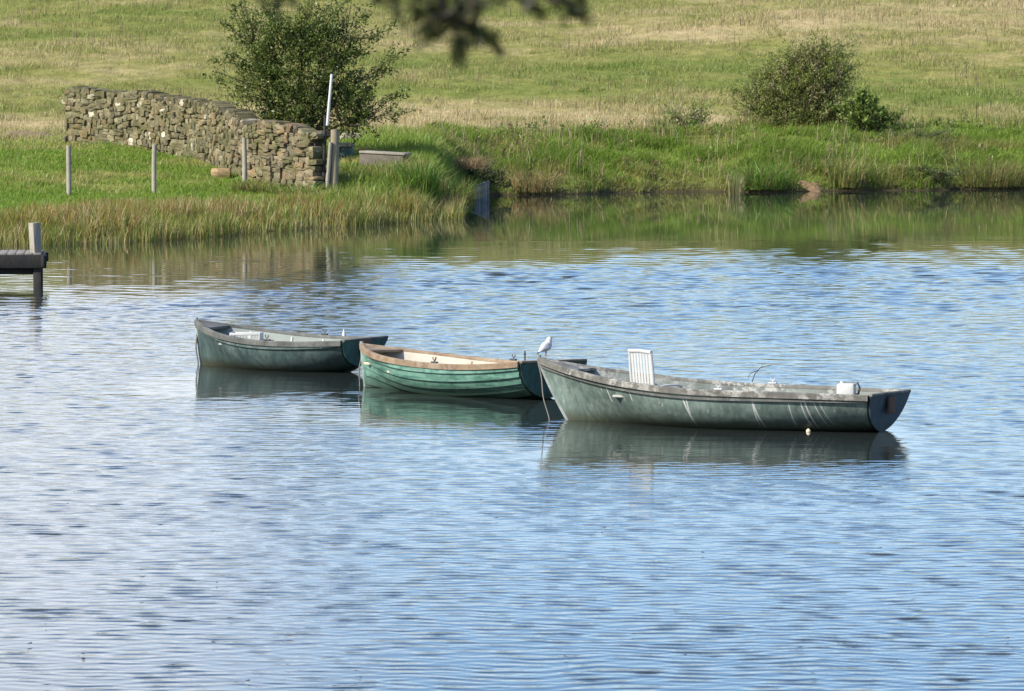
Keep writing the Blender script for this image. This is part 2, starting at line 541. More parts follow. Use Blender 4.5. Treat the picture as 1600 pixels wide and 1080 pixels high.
M_WHITE = mat_plain('white_plastic', (.44, .44, .42), .45, .1, 20)
M_ROPE = mat_plain('rope', (.16, .15, .13), .9, .4, 60)
M_ROPEW = mat_plain('pale_rope', (.66, .65, .60), .9, .15, 60)
M_DARKM = mat_plain('dark_metal', (.05, .05, .05), .5, .3, 30)
M_PADW = mat_wood('pad_wood', (.10, .055, .035), (.19, .11, .075), .4)

def boat(name, bow_px, stern_px, hl, label, mats, heel=0.0, trim=0.0, thz=.17, padz=.12, thwarts=(.30, .55, .82), planks=False, guano=True):
    b, s_ = on_water(*bow_px), on_water(*stern_px)
    c = (b + s_) / 2
    ang = math.atan2(s_.y - b.y, s_.x - b.x)
    root = empty(name, (c.x, c.y, 0), ang, label, 'boat')
    root.rotation_euler = (heel, trim, ang)
    if planks:
        N = 6; us = []
        for i in range(N):
            u0, u1 = (i / N) ** .8, ((i + 1) / N) ** .8
            us += [(u0, .026 if i else 0), (lerp(u0, u1, .5), .013), (u1, 0)]
    else:
        us = [((i / 13), 0) for i in range(14)]
    mb, vs, ts, m = hull_shell(hl, 0, us)
    mb.build('hull', mats['hull'], root, True, 32)
    # interior skin
    us2 = [(i / 13, 0) for i in range(14)]
    mi, vi, ti, mm = hull_shell(hl, -.028, us2, floor=.055)
    inn = mi.build('interior', mats['inside'], root, True, 40)
    # transom: outer and inner face, 3 cm of timber
    tb = MB()
    lp = [hl.pt(1, u, -1) for u, o in reversed(us2)] + [hl.pt(1, u, 1) for u, o in us2]
    back = [p + Vector((.034, p.y * .004, 0)) for p in lp]
    front = [p + Vector((-.012, -p.y * .04, .004)) for p in lp]
    n = len(lp)
    tb.add(back, [tuple(range(n))]); tb.add(front, [tuple(range(n))[::-1]])
    tb.add(front + back, [(i, i + 1, n + i + 1, n + i) for i in range(n - 1)] + [(n - 1, 0, n, 2 * n - 1)])
    tb.build('transom', mats['transom'], root, True, 30)
    # transom cap
    p0, p1 = hl.pt(1, 1, -1), hl.pt(1, 1, 1)
    MB().box(((p0.x + p1.x) / 2 + .010, 0, p0.z + .013), (.075, abs(p1.y - p0.y) - .02, .030), bev=.008).build('transom_cap', mats['rail'], root)
    # rails
    rail(hl, [(.026, -.050), (.030, .010), (.018, .020), (-.028, .020), (-.034, .010), (-.034, -.020), (-.004, -.024), (-.004, -.050)]).build('gunwale', mats['rail'], root, True, 40)
    rail(hl, [(.004, -.018), (.022, -.014), (.022, .012), (.004, .016)], u=.90 if not planks else .985, off=.0).build('rubbing_strake', mats['strake'], root, True, 40)
    # stem post
    st = MB()
    sp = [hl.pt(0, u, 1) for u in [i / 12 for i in range(13)]]
    st.tube([Vector((p.x - .008, 0, p.z)) for p in sp] + [Vector((sp[-1].x - .012, 0, sp[-1].z + .045))], [.022] * 13 + [.026], 8, True, 1.0)
    st.build('stem', mats['stem'], root)
    # keel strip
    kp = [hl.pt(t, 0, 1) for t in [i / 24 for i in range(1, 25)]]
    MB().tube([Vector((p.x, 0, p.z - .012)) for p in kp], .02, 6).build('keel', mats['hull'], root)
    # breasthook
    bk = MB(); a = [hl.pt(t, 1, 1, -.03) for t in (.012, .05, .09, .13)]
    top = [Vector((p.x, p.y, p.z + .006)) for p in a] + [Vector((a[-1].x + .02, 0, a[-1].z + .008))] + [Vector((p.x, -p.y, p.z + .006)) for p in reversed(a)]
    nn = len(top); bot = [p - Vector((0, 0, .03)) for p in top]
    bk.add(top + bot, [tuple(range(nn)), tuple(range(nn, 2 * nn))[::-1]] + [(i, (i + 1) % nn, nn + (i + 1) % nn, nn + i) for i in range(nn)])
    bk.build('breasthook', mats['rail'], root, True, 30)
    # thwarts
    for t in thwarts:
        z = hl.sheer(t) - thz; w = hl.half(t) - .05
        x = -hl.L / 2 + hl.L * t
        MB().box((x, 0, z), (.24, 2 * w * .97, .028), bev=.006).build('thwart', mats['thwart'], root)
    # ribs along both sides
    if mats.get('rib'):
        for t in mats['ribs']:
            for sd in (-1, 1):
                pts = [hl.pt(t, u, sd, -.036) for u in (.45, .55, .65, .75, .85, .95)]
                MB().tube(pts, .014, 6, True, .6).build('rib', mats['rib'], root)
    # rowlocks
    for sd in (-1, 1):
        p = hl.pt(.60, 1, sd)
        r = MB(); r.box((p.x, p.y - sd * .005, p.z + .032), (.10, .04, .018), bev=.005)
        hp = [Vector((p.x + .026 * math.cos(a_), p.y, p.z + .085 + .026 * math.sin(a_))) for a_ in [PI * .85 + PI * 1.3 * k / 8 for k in range(9)]]
        r.tube(hp, .0065, 6); r.tube([(p.x, p.y, p.z + .02), (p.x, p.y, p.z + .06)], .007, 6)
        r.build('rowlock', mats.get('lock', M_DARKM), root)
    # motor pad on the transom, inside and out
    pz = p0.z - padz
    MB().box((p0.x + .045, 0, pz), (.028, .20, .20), bev=.006).build('motor_pad', M_PADW, root)
    return root, hl, ang, c

def mooring(name, p0, p1, sag, label, mat, r=.009, n=14, wob=.01):
    pts = []
    for i in range(n):
        t = i / (n - 1)
        p = Vector(p0).lerp(Vector(p1), t); p.z -= sag * 4 * t * (1 - t)
        p.x += wob * math.sin(t * 9); p.y += wob * math.cos(t * 7)
        pts.append(p)
    o = MB().tube(pts, r, 6).build(name, mat)
    return tag(o, label, 'rope')

H1 = Hull(2.85, 1.26, .98, .585, .41, .455, .13, .10, lift=.10, pw=2.4)
H2 = Hull(3.42, 1.38, 1.15, .515, .385, .475, .13, .10, lift=.02, pw=2.5)
H3 = Hull(4.36, 1.62, 1.24, .70, .43, .42, .14, .46, lift=-.01, pw=2.1)

grn = mat_hull('hull_dark_teal', (.062, .100, .094), (.034, .058, .056), (.115, .15, .138), .35, zal=.13)
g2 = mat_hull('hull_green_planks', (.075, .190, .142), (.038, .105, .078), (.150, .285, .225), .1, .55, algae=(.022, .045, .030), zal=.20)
g3 = mat_hull('hull_grey_green', (.155, .210, .182), (.10, .14, .122), (.22, .275, .245), .9, zal=.15, hgt=.42, runs=((-.02, .30, .36, .03, .011), (.03, .12, .34, .16, .008), (.84, .22, .33, .02, .013), (.84, .05, .30, .05, .010), (1.26, .05, .32, .06, .007), (1.40, .16, .34, .02, .010), (1.45, .20, .34, .02, .011), (1.55, .30, .34, .06, .007), (1.62, .34, .32, .08, .006), (-1.1, .2, .45, .25, .008), (-.75, .15, .42, .28, .007)))
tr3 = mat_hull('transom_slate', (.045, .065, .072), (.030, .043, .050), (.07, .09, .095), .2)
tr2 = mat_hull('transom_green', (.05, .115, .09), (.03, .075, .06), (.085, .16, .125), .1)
B1 = boat('rowing_boat', (314, 570), (562, 582), H1,
     'dark teal rowing boat furthest from the camera, white grille lying inside, pale grey interior',
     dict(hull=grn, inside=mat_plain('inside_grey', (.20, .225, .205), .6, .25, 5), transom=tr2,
          rail=mat_rail('rail_grey', (.05, .055, .05), (.12, .12, .11), .12), strake=grn, stem=mat_rail('stem_grey', (.16, .19, .19), (.30, .33, .33), .4),
          thwart=mat_plain('thwart_grey', (.26, .28, .26), .7, .3, 6), rib=mat_plain('rib_pale', (.5, .51, .48), .7, .1), ribs=(.22, .42, .60)),
     heel=math.radians(.6), trim=math.radians(.6), thz=.125, padz=.09)
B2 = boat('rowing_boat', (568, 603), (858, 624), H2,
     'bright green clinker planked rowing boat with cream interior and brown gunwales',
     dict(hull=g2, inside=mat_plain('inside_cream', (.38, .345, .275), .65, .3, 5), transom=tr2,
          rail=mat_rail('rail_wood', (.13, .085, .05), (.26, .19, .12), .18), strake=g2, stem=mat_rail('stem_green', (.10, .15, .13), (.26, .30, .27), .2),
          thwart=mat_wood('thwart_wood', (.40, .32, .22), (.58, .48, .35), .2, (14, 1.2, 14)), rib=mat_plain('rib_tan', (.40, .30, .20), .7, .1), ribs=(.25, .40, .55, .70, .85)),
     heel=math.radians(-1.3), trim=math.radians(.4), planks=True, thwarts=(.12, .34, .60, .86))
B3 = boat('rowing_boat', (866, 655), (1362, 673), H3,
     'large weathered grey green rowing boat nearest the camera, guano streaked, carrying a white plastic chair',
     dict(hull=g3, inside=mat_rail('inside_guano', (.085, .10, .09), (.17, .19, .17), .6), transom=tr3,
          rail=mat_rail('rail_guano', (.07, .068, .058), (.15, .145, .125), .55), strake=mat_rail('strake_dark', (.05, .055, .05), (.10, .105, .095), .15), stem=mat_rail('stem_pale', (.14, .17, .16), (.26, .29, .275), .4),
          thwart=mat_rail('thwart_guano', (.20, .21, .19), (.34, .34, .30), .6), rib=None, lock=M_WHITE),
     heel=math.radians(-1.2), trim=math.radians(0))

def to_world(B, v):
    root = B[0]
    M = Matrix.Translation(root.location) @ root.rotation_euler.to_matrix().to_4x4()
    return M @ Vector(v)

lee = []
for (root, hl, ang, c) in (B1, B2, B3):
    # sheltered, nearly flat water along the near side of each hull
    lee.append((c.x - .05, c.y - 2.4, hl.L * .54, 3.3, ang * .5, .66))
make_water(lee)

# ---- things in and on the boats
def plastic_chair(loc, rz, label):
    r = empty('plastic_chair', loc, rz, label, 'chair')
    MB().box((0, 0, .30), (.44, .44, .025), bev=.01).build('seat', M_WHITE, r)
    bk = MB()
    lean = .10
    def bp(y, z): return Vector((-.20 - (z - .30) * lean, y, z))
    for k in range(7):
        y = -.165 + k * .055
        bk.tube([bp(y, .31), bp(y, .53), bp(y, .77)], .020, 6, True, .35)
    bk.tube([bp(-.205, .30), bp(-.21, .55), bp(-.20, .77)], .018, 8)
    bk.tube([bp(.205, .30), bp(.21, .55), bp(.20, .77)], .018, 8)
    bk.tube([bp(-.21, .77), bp(0, .78), bp(.21, .77)], .022, 8)
    bk.build('backrest', M_WHITE, r)
    for sy in (-1, 1):
        MB().tube([bp(sy * .21, .37), (-.05, sy * .24, .385), (.12, sy * .24, .38), (.18, sy * .23, .36), (.19, sy * .22, .30)], .018, 8, True, .7).build('armrest', M_WHITE, r)
        for sx in (-1, 1):
            MB().tube([(sx * .19, sy * .19, .30), (sx * .225, sy * .225, 0)], [.022, .018], 8).build('leg', M_WHITE, r)
    return r
pc = to_world(B3, (-.72, .10, .06))
plastic_chair((pc.x, pc.y, .06), math.radians(36), 'white plastic garden chair with slatted back standing in the grey green boat')

def jerrycan(loc, rz, label):
    r = empty('plastic_canister', loc, rz, label, 'canister')
    MB().box((0, 0, .12), (.21, .16, .24), bev=.045).build('body', mat_plain('canister_white', (.46, .455, .42), .5, .25, 9), r)
    MB().tube([(.08, 0, .21), (.13, 0, .245), (.155, 0, .19), (.14, 0, .12), (.09, 0, .10)], .014, 8).build('handle', M_DARKM, r)
    MB().tube([(-.05, 0, .23), (-.05, 0, .262)], .026, 12).build('cap', M_WHITE, r)
    return r
jp = to_world(B3, (1.52, .40, .26))
MBt = jerrycan((jp.x, jp.y, .262), math.radians(-15), 'grubby white plastic canister with looped handle near the stern of the grey green boat')

def grille(loc, rz, label):
    r = empty('plastic_crate', loc, rz, label, 'crate')
    for y in (-.13, .13):
        sd = MB()
        sd.box((0, y, .10), (.40, .022, .03), bev=.005); sd.box((0, y, .012), (.40, .022, .024), bev=.005)
        for k in range(9): sd.box((-.16 + k * .04, y, .056), (.012, .014, .066))
        sd.build('slatted_side', M_WHITE, r)
    for x in (-.20, .20): MB().box((x, 0, .06), (.022, .28, .12), bev=.005).build('end_panel', M_WHITE, r)
    MB().box((0, 0, .006), (.38, .24, .010)).build('base', M_WHITE, r)
    return r
gp = to_world(B1, (-.58, .02, H1.sheer(.297) - .125 + .015))
grille((gp.x, gp.y, gp.z), B1[2] + math.radians(28), 'white slatted plastic crate lying in the dark teal boat')

# ropes
def bowpt(B, dz=-.06): 
    hl = B[1]; return to_world(B, (-hl.L / 2 - .02, 0, hl.hb + dz))
p = bowpt(B1); mooring('mooring_rope', p, (p.x + .03, p.y - .12, -.05), .0, 'dark mooring rope hanging from the bow of the dark teal boat', M_ROPE, .012)
p = bowpt(B2); mooring('mooring_rope', p, (p.x - .03, p.y - .05, -.05), .0, 'thin mooring rope hanging from the bow of the bright green boat', M_ROPE, .009)
p = bowpt(B3); mooring('mooring_rope', p, (p.x + .13, p.y - .35, -.05), .02, 'mooring rope slanting from the bow of the grey green boat to the water', M_ROPE, .007)

fp = to_world(B3, H3.pt(.80, .2, -1, .05)); fp = Vector((fp.x + .02, fp.y - .16, .0))
def lathe(mb, prof, n=14, c=(0, 0, 0)):
    vs = []; c = Vector(c)
    for r_, z in prof:
        for k in range(n): vs.append(c + Vector((r_ * math.cos(2 * PI * k / n), r_ * math.sin(2 * PI * k / n), z)))
    fs = [(i * n + k, i * n + (k + 1) % n, (i + 1) * n + (k + 1) % n, (i + 1) * n + k) for i in range(len(prof) - 1) for k in range(n)]
    mb.add(vs, fs)
fb = MB(); lathe(fb, [(.001, -.025), (.018, -.015), (.028, .004), (.025, .02), (.012, .033), (.008, .042), (.001, .045)], 12, fp)
tag(fb.build('float', mat_plain('float_cream', (.60, .52, .38), .6, .2, 20)), 'small cream float on the water against the grey green boat', 'float')

# dead twigs caught on the far rail of the near boat
tw = MB(); q = to_world(B3, H3.pt(.54, 1, 1) + Vector((0, 0, .03)))
tw.tube([q, q + Vector((.03, 0, .09)), q + Vector((.10, .02, .17)), q + Vector((.24, .02, .20))], [.007, .006, .005, .003], 5)
tw.tube([q + Vector((.07, .01, .14)), q + Vector((-.02, 0, .10)), q + Vector((-.05, 0, .04))], [.005, .004, .003], 5)
tw.tube([q + Vector((.10, .02, .17)), q + Vector((.13, .02, .21))], [.004, .003], 5)
tag(tw.build('bent_twig', M_DARKM), 'thin bent dark twig sticking up from the far rail of the grey green boat', 'twig')

# oar pin standing on the middle boat's far rail
q = to_world(B2, H2.pt(.66, 1, 1) + Vector((0, 0, .02)))
tag(MB().tube([q, q + Vector((0, 0, .13))], .012, 6).tube([q + Vector((-.02, 0, .09)), q + Vector((.02, 0, .09))], .008, 6).build('rowlock_pin', M_DARKM), 'dark upright pin on the far rail of the bright green boat', 'pin')
# small white cap on the far rail of the furthest boat
q = to_world(B1, H1.pt(.72, 1, 1) + Vector((0, 0, .02)))
cb = MB(); lathe(cb, [(.001, 0), (.026, 0), (.024, .04), (.013, .06), (.010, .09), (.001, .094)], 12, q)
tag(cb.build('plastic_bottle', M_WHITE), 'small white bottle standing on the far rail of the dark teal boat', 'bottle')

def flecks():
    n = 55; px = rng.random(n) * 1560 + 20; py = 700 + rng.random(n) ** .8 * 370
    vs = []; fs = []
    for i in range(n):
        g = on_water(px[i], py[i], .022); a = rng.random() * PI; L_ = .025 + .035 * rng.random(); w_ = L_ * .35
        c_, s_ = math.cos(a), math.sin(a)
        for (u, v, h) in ((-L_, 0, .004), (0, -w_, 0), (L_, 0, .006), (0, w_, .003)): vs.append((g.x + u * c_ - v * s_, g.y + u * s_ + v * c_, .020 + h))
        fs.append((4 * i, 4 * i + 1, 4 * i + 2, 4 * i + 3))
    o = np_mesh('floating_leaves', np.array(vs), [np.array(fs)], mat_plain('dead_leaf', (.05, .04, .025), .7, .4, 30))
    tag(o, 'tiny dead leaves floating scattered on the lake', 'leaves', kind='stuff')
flecks()

# ---- gull
def gull(loc, rz, label):
    r = empty('gull', loc, rz, label, 'bird')
    white = mat_plain('gull_white', (.50, .50, .50), .7, .05, 30); grey = mat_plain('gull_grey', (.36, .375, .40), .7, .1, 30)
    def loft(pts):
        mb = MB(); n = 16; vs = []
        pts = [((p[0][0] * .74, 0, .10 + (p[0][2] - .10) * 1.06), p[1] * 1.36, p[2] * 1.26) for p in pts]
        P = [Vector(p[0]) for p in pts]
        for i, (c, ry, rz_) in enumerate(pts):
            t = (P[min(i + 1, len(P) - 1)] - P[max(i - 1, 0)]).normalized()
            side = Vector((0, 1, 0)); up = t.cross(side).normalized() * -1
            for k in range(n):
                a = 2 * PI * k / n
                vs.append(P[i] + side * (ry * math.cos(a)) + up * (rz_ * math.sin(a)))
        fs = [(i * n + k, i * n + (k + 1) % n, (i + 1) * n + (k + 1) % n, (i + 1) * n + k) for i in range(len(P) - 1) for k in range(n)]
        fs += [tuple(range(n)), tuple((len(P) - 1) * n + k for k in range(n))]
        mb.add(vs, fs); return mb
    # spine: tail -> rump -> breast -> neck -> head -> face
    loft([((-.155, 0, .075), .018, .006), ((-.12, 0, .088), .030, .014), ((-.075, 0, .110), .046, .036), ((-.025, 0, .135), .056, .054),
          ((.020, 0, .160), .054, .058), ((.048, 0, .190), .042, .047), ((.058, 0, .220), .032, .036), ((.064, 0, .245), .031, .032),
          ((.078, 0, .262), .027, .024), ((.092, 0, .266), .014, .014), ((.098, 0, .266), .004, .004)]).build('body', white, r)
    for sy in (-1, 1):
        wg = MB()
        prof = [((.045, .185), .004, .014), ((.02, .178), .012, .034), ((-.03, .150), .016, .042), ((-.08, .118), .014, .030), ((-.125, .092), .010, .016), ((-.15, .080), .006, .010)]
        vs = []; n = 10
        for (xz, ry, rh) in prof:
            yy = sy * (.060 if xz[0] > -.05 else .060 - (-.05 - xz[0]) * .28)
            for k in range(n):
                a = 2 * PI * k / n
                vs.append(Vector((xz[0] * .74 - .4 * rh * math.sin(a), yy + ry * math.cos(a), .10 + (xz[1] - .10) * 1.06 + rh * math.sin(a))))
        fs = [(i * n + k, i * n + (k + 1) % n, (i + 1) * n + (k + 1) % n, (i + 1) * n + k) for i in range(len(prof) - 1) for k in range(n)]
        fs += [tuple(range(n)), tuple((len(prof) - 1) * n + k for k in range(n))]
        wg.add(vs, fs); w = wg.build('wing', grey if sy < 0 else grey, r)
        tp = MB(); tp.tube([(-.088, sy * .026, .092), (-.118, sy * .016, .062), (-.142, sy * .008, .032)], [.015, .011, .003], 8, True, .5)
        tp.build('wing_tip', mat_plain('gull_black', (.02, .02, .02), .6), w)
        lg = MB().tube([(-.005, sy * .022, .10), (.0, sy * .022, .05), (-.006, sy * .022, .003)], [.008, .0045, .0045], 6)
        lp = lg.build('leg', mat_plain('gull_leg', (.45, .20, .14), .6), r)
        ft = MB(); ft.add([(-.008, sy * .022, .003), (.035, sy * .022 - .018, .002), (.042, sy * .022, .002), (.035, sy * .022 + .018, .002), (-.008, sy * .022, .008)],
                          [(0, 1, 2), (0, 2, 3), (4, 2, 1), (4, 3, 2), (0, 4, 1), (0, 3, 4)])
        ft.build('foot', mat_plain('gull_foot', (.45, .20, .14), .6), lp)
        eb = MB(); lathe(eb, [(.0005, -.004), (.003, -.003), (.004, 0), (.003, .003), (.0005, .004)], 8, (.059, sy * .034, .272))
        eb.build('eye', M_DARKM, r)
    MB().tube([(.068, 0, .274), (.088, 0, .270), (.104, 0, .261)], [.009, .007, .002], 8).build('beak', mat_plain('gull_beak', (.50, .28, .06), .5), r)
    r.scale = (.80, .80, .80)
    return r
q = to_world(B3, (-H3.L / 2 + .03, 0, H3.hb + .05))
gull((q.x + .045, q.y, q.z - .022), math.radians(20), 'white gull with black wing tips perched on the bow of the grey green boat')

# ------------------------------------------------------------------ jetty
jd = 87.7
jr = on_water(60, 448)
jt = empty('jetty', (jr.x, jr.y, 0), math.radians(4), 'low weathered wooden jetty with pale upright post at its end', 'jetty')
for k in range(30):
    MB().box((-.02 - k * .155, .67, .585 + random.uniform(-.004, .004)), (.145, 1.45, .040), bev=.006).build('deck_plank', M_DECK, jt)
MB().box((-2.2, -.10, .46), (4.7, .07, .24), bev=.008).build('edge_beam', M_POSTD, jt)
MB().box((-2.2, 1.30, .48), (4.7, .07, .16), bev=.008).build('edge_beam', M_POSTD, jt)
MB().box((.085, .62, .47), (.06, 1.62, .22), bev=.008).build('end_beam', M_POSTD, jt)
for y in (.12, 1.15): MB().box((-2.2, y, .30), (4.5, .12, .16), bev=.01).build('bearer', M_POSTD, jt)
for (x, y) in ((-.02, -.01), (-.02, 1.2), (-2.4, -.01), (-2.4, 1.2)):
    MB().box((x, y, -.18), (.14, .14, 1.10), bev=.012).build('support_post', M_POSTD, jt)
MB().box((-.06, .20, .86), (.16, .16, .58), Matrix.Rotation(math.radians(-3), 3, 'Y') @ Matrix.Rotation(math.radians(35), 3, 'Z'), bev=.012).build('mooring_post', M_POST, jt)

# ------------------------------------------------------------------ fence posts, pole group, block, boards
def post(px, top, base, lean, label, r=.055, name='fence_post', cat='post', mat=None, group=None):
    g = on_ground(px, base)
    h = (base - top) / F * g.y
    mb = MB()
    n = 7; pts = []
    for i in range(n):
        t = i / (n - 1); pts.append(Vector((lean * t + .008 * math.sin(t * 5 + px), .0, -.25 + (h + .25) * t)))
    mb.tube(pts, [r * (1 - .08 * i / (n - 1)) for i in range(n)], 8)
    o = mb.build(name, mat or M_POST, None, True, 50)
    o.location = g
    return tag(o, label, cat, group)
FG = 'fence posts along the left bank'
post(107, 228, 306, .02, 'pale grey fence post on the grass, leftmost of the three', .065, group=FG)
post(240, 226, 303, .03, 'pale grey fence post on the grass in front of the middle of the stone wall', .062, group=FG)
post(382, 216, 294, .0, 'fence post standing close against the stone wall', .062, group=FG)

pg = on_ground(519, 296)
def rel(px, py): return at(px, py, pg.y - .38) 
o = MB().tube([rel(521, 300), rel(522, 250), rel(523, 202)], [.125, .12, .11], 12).build('gate_post', mat_wood('old_round_timber', (.17, .14, .09), (.33, .28, .19), .3)); tag(o, 'thick round timber gate post at the end of the stone wall', 'post')
v = Vector((-.02, -.14, 0))
o = MB().tube([rel(513, 196) + v, rel(516, 160) + v, rel(520, 116) + v], [.038, .036, .034], 8).build('white_pole', mat_plain('white_pole_paint', (.50, .50, .47), .6, .15, 12)); tag(o, 'white pole rising above the round timber gate post', 'pole')
# pole continues down to the ground as a bare stake
o = MB().tube([rel(512, 300) + v, rel(515, 262) + v, rel(518, 222) + v], [.055, .052, .045], 8).build('wooden_stake', M_POST); tag(o, 'slim pale leaning stake against the round timber gate post', 'stake')
o = MB().tube([rel(506, 300) + v * .7, rel(508, 240) + v * .7, rel(509.5, 180) + v * .7], [.05, .045, .04], 8).build('wooden_stake', M_POSTD); tag(o, 'dark thin stake just left of the white pole', 'stake')

cbp = on_ground(600, 264)
blk = MB()
blk.box((0, 0, .16), (1.22, .55, .60), bev=.04)
blo = empty('concrete_block', (cbp.x, cbp.y, cbp.z - .07), math.radians(-18)); blo.rotation_euler[1] = math.radians(2.5); MB().box((.02, 0, .485), (1.26, .60, .06), bev=.015).build('lit_top', mat_plain('lit_top_concrete', (.24, .215, .17), .9, .4, 7), blo)  # added top slab in paler concrete: light falling on the top put into colour
blk.build('body', mat_plain('old_concrete', (.12, .10, .08), .9, .6, 4), blo)  # darker than the slab: shade on the block's sides put into colour
tag(blo, 'long low concrete block in the grass beside the gate post', 'block')
tkp = on_ground(540, 252)
tk = empty('water_tank', (tkp.x, tkp.y + .2, tkp.z - .05), 0, 'dark green drum with a stone lid between gate post and concrete block', 'drum')
tb = MB(); lathe(tb, [(.001, 0), (.20, 0), (.205, .1), (.20, .38), (.19, .42), (.001, .42)], 16); tb.build('drum', mat_plain('drum_green', (.025, .055, .05), .5, .3, 6), tk)
MB().box((0, 0, .475), (.46, .42, .10), bev=.03).build('lid', mat_plain('lid_stone', (.30, .26, .21), .9, .3, 6), tk)

# sheet of vertical boards at the inlet
sp = on_water(753, 312)
sh = empty('board_revetment', (sp.x, sp.y, 0), math.radians(-12), 'small grey board revetment standing in the water at the inlet', 'revetment')
for k in range(7):
    hh = .38 + .022 * k
    MB().box((-.19 + k * .062, 0, hh / 2 - .15), (.048, .035, hh + .3 - .03 * (k % 3)), bev=.004).build('board', mat_plain('board_bluegrey', (.20 + .05 * (k % 3), .205 + .05 * (k % 3), .215 + .05 * (k % 3)), .8, .5, 14), sh)
MB().tube([(-.30, -.03, .33), (.0, -.03, .455), (.21, -.03, .525)], .014, 6).build('rail', mat_plain('board_rail', (.42, .44, .46), .6, .2), sh)

# ------------------------------------------------------------------ dry stone wall
def stone_template():
    import bmesh
    bm = bmesh.new(); bmesh.ops.create_cube(bm, size=2); bmesh.ops.subdivide_edges(bm, edges=bm.edges[:], cuts=2, use_grid_fill=True)
    bm.verts.index_update()
    V = np.array([v.co for v in bm.verts]); Fc = np.array([[v.index for v in f.verts] for f in bm.faces]); bm.free()
    p = 9.0
    nrm = (np.abs(V) ** p).sum(1) ** (1 / p)
    return V / nrm[:, None], Fc
SV, SF = stone_template()

class Stones:
    def __init__(s): s.V = []; s.F = []; s.C = []; s.n = 0
    def add(s, c, size, rz, col, tilt=0.0):
        v = SV * (np.array(size) / 2)
        v = v * (1 + (rng.random(v.shape) - .5) * .24)
        ct, st_ = math.cos(tilt), math.sin(tilt)
        v = np.stack([v[:, 0] * ct - v[:, 2] * st_, v[:, 1], v[:, 0] * st_ + v[:, 2] * ct], 1)
        ca, sa = math.cos(rz), math.sin(rz)
        v = np.stack([v[:, 0] * ca - v[:, 1] * sa, v[:, 0] * sa + v[:, 1] * ca, v[:, 2]], 1) + np.array(c)
        s.V.append(v); s.F.append(SF + s.n); s.n += len(v); s.C.append(np.tile(col, (len(v), 1)))
    def build(s, name, parent):
        return np_mesh(name, np.concatenate(s.V), [np.concatenate(s.F)], M_STONE, parent, np.concatenate(s.C), False)

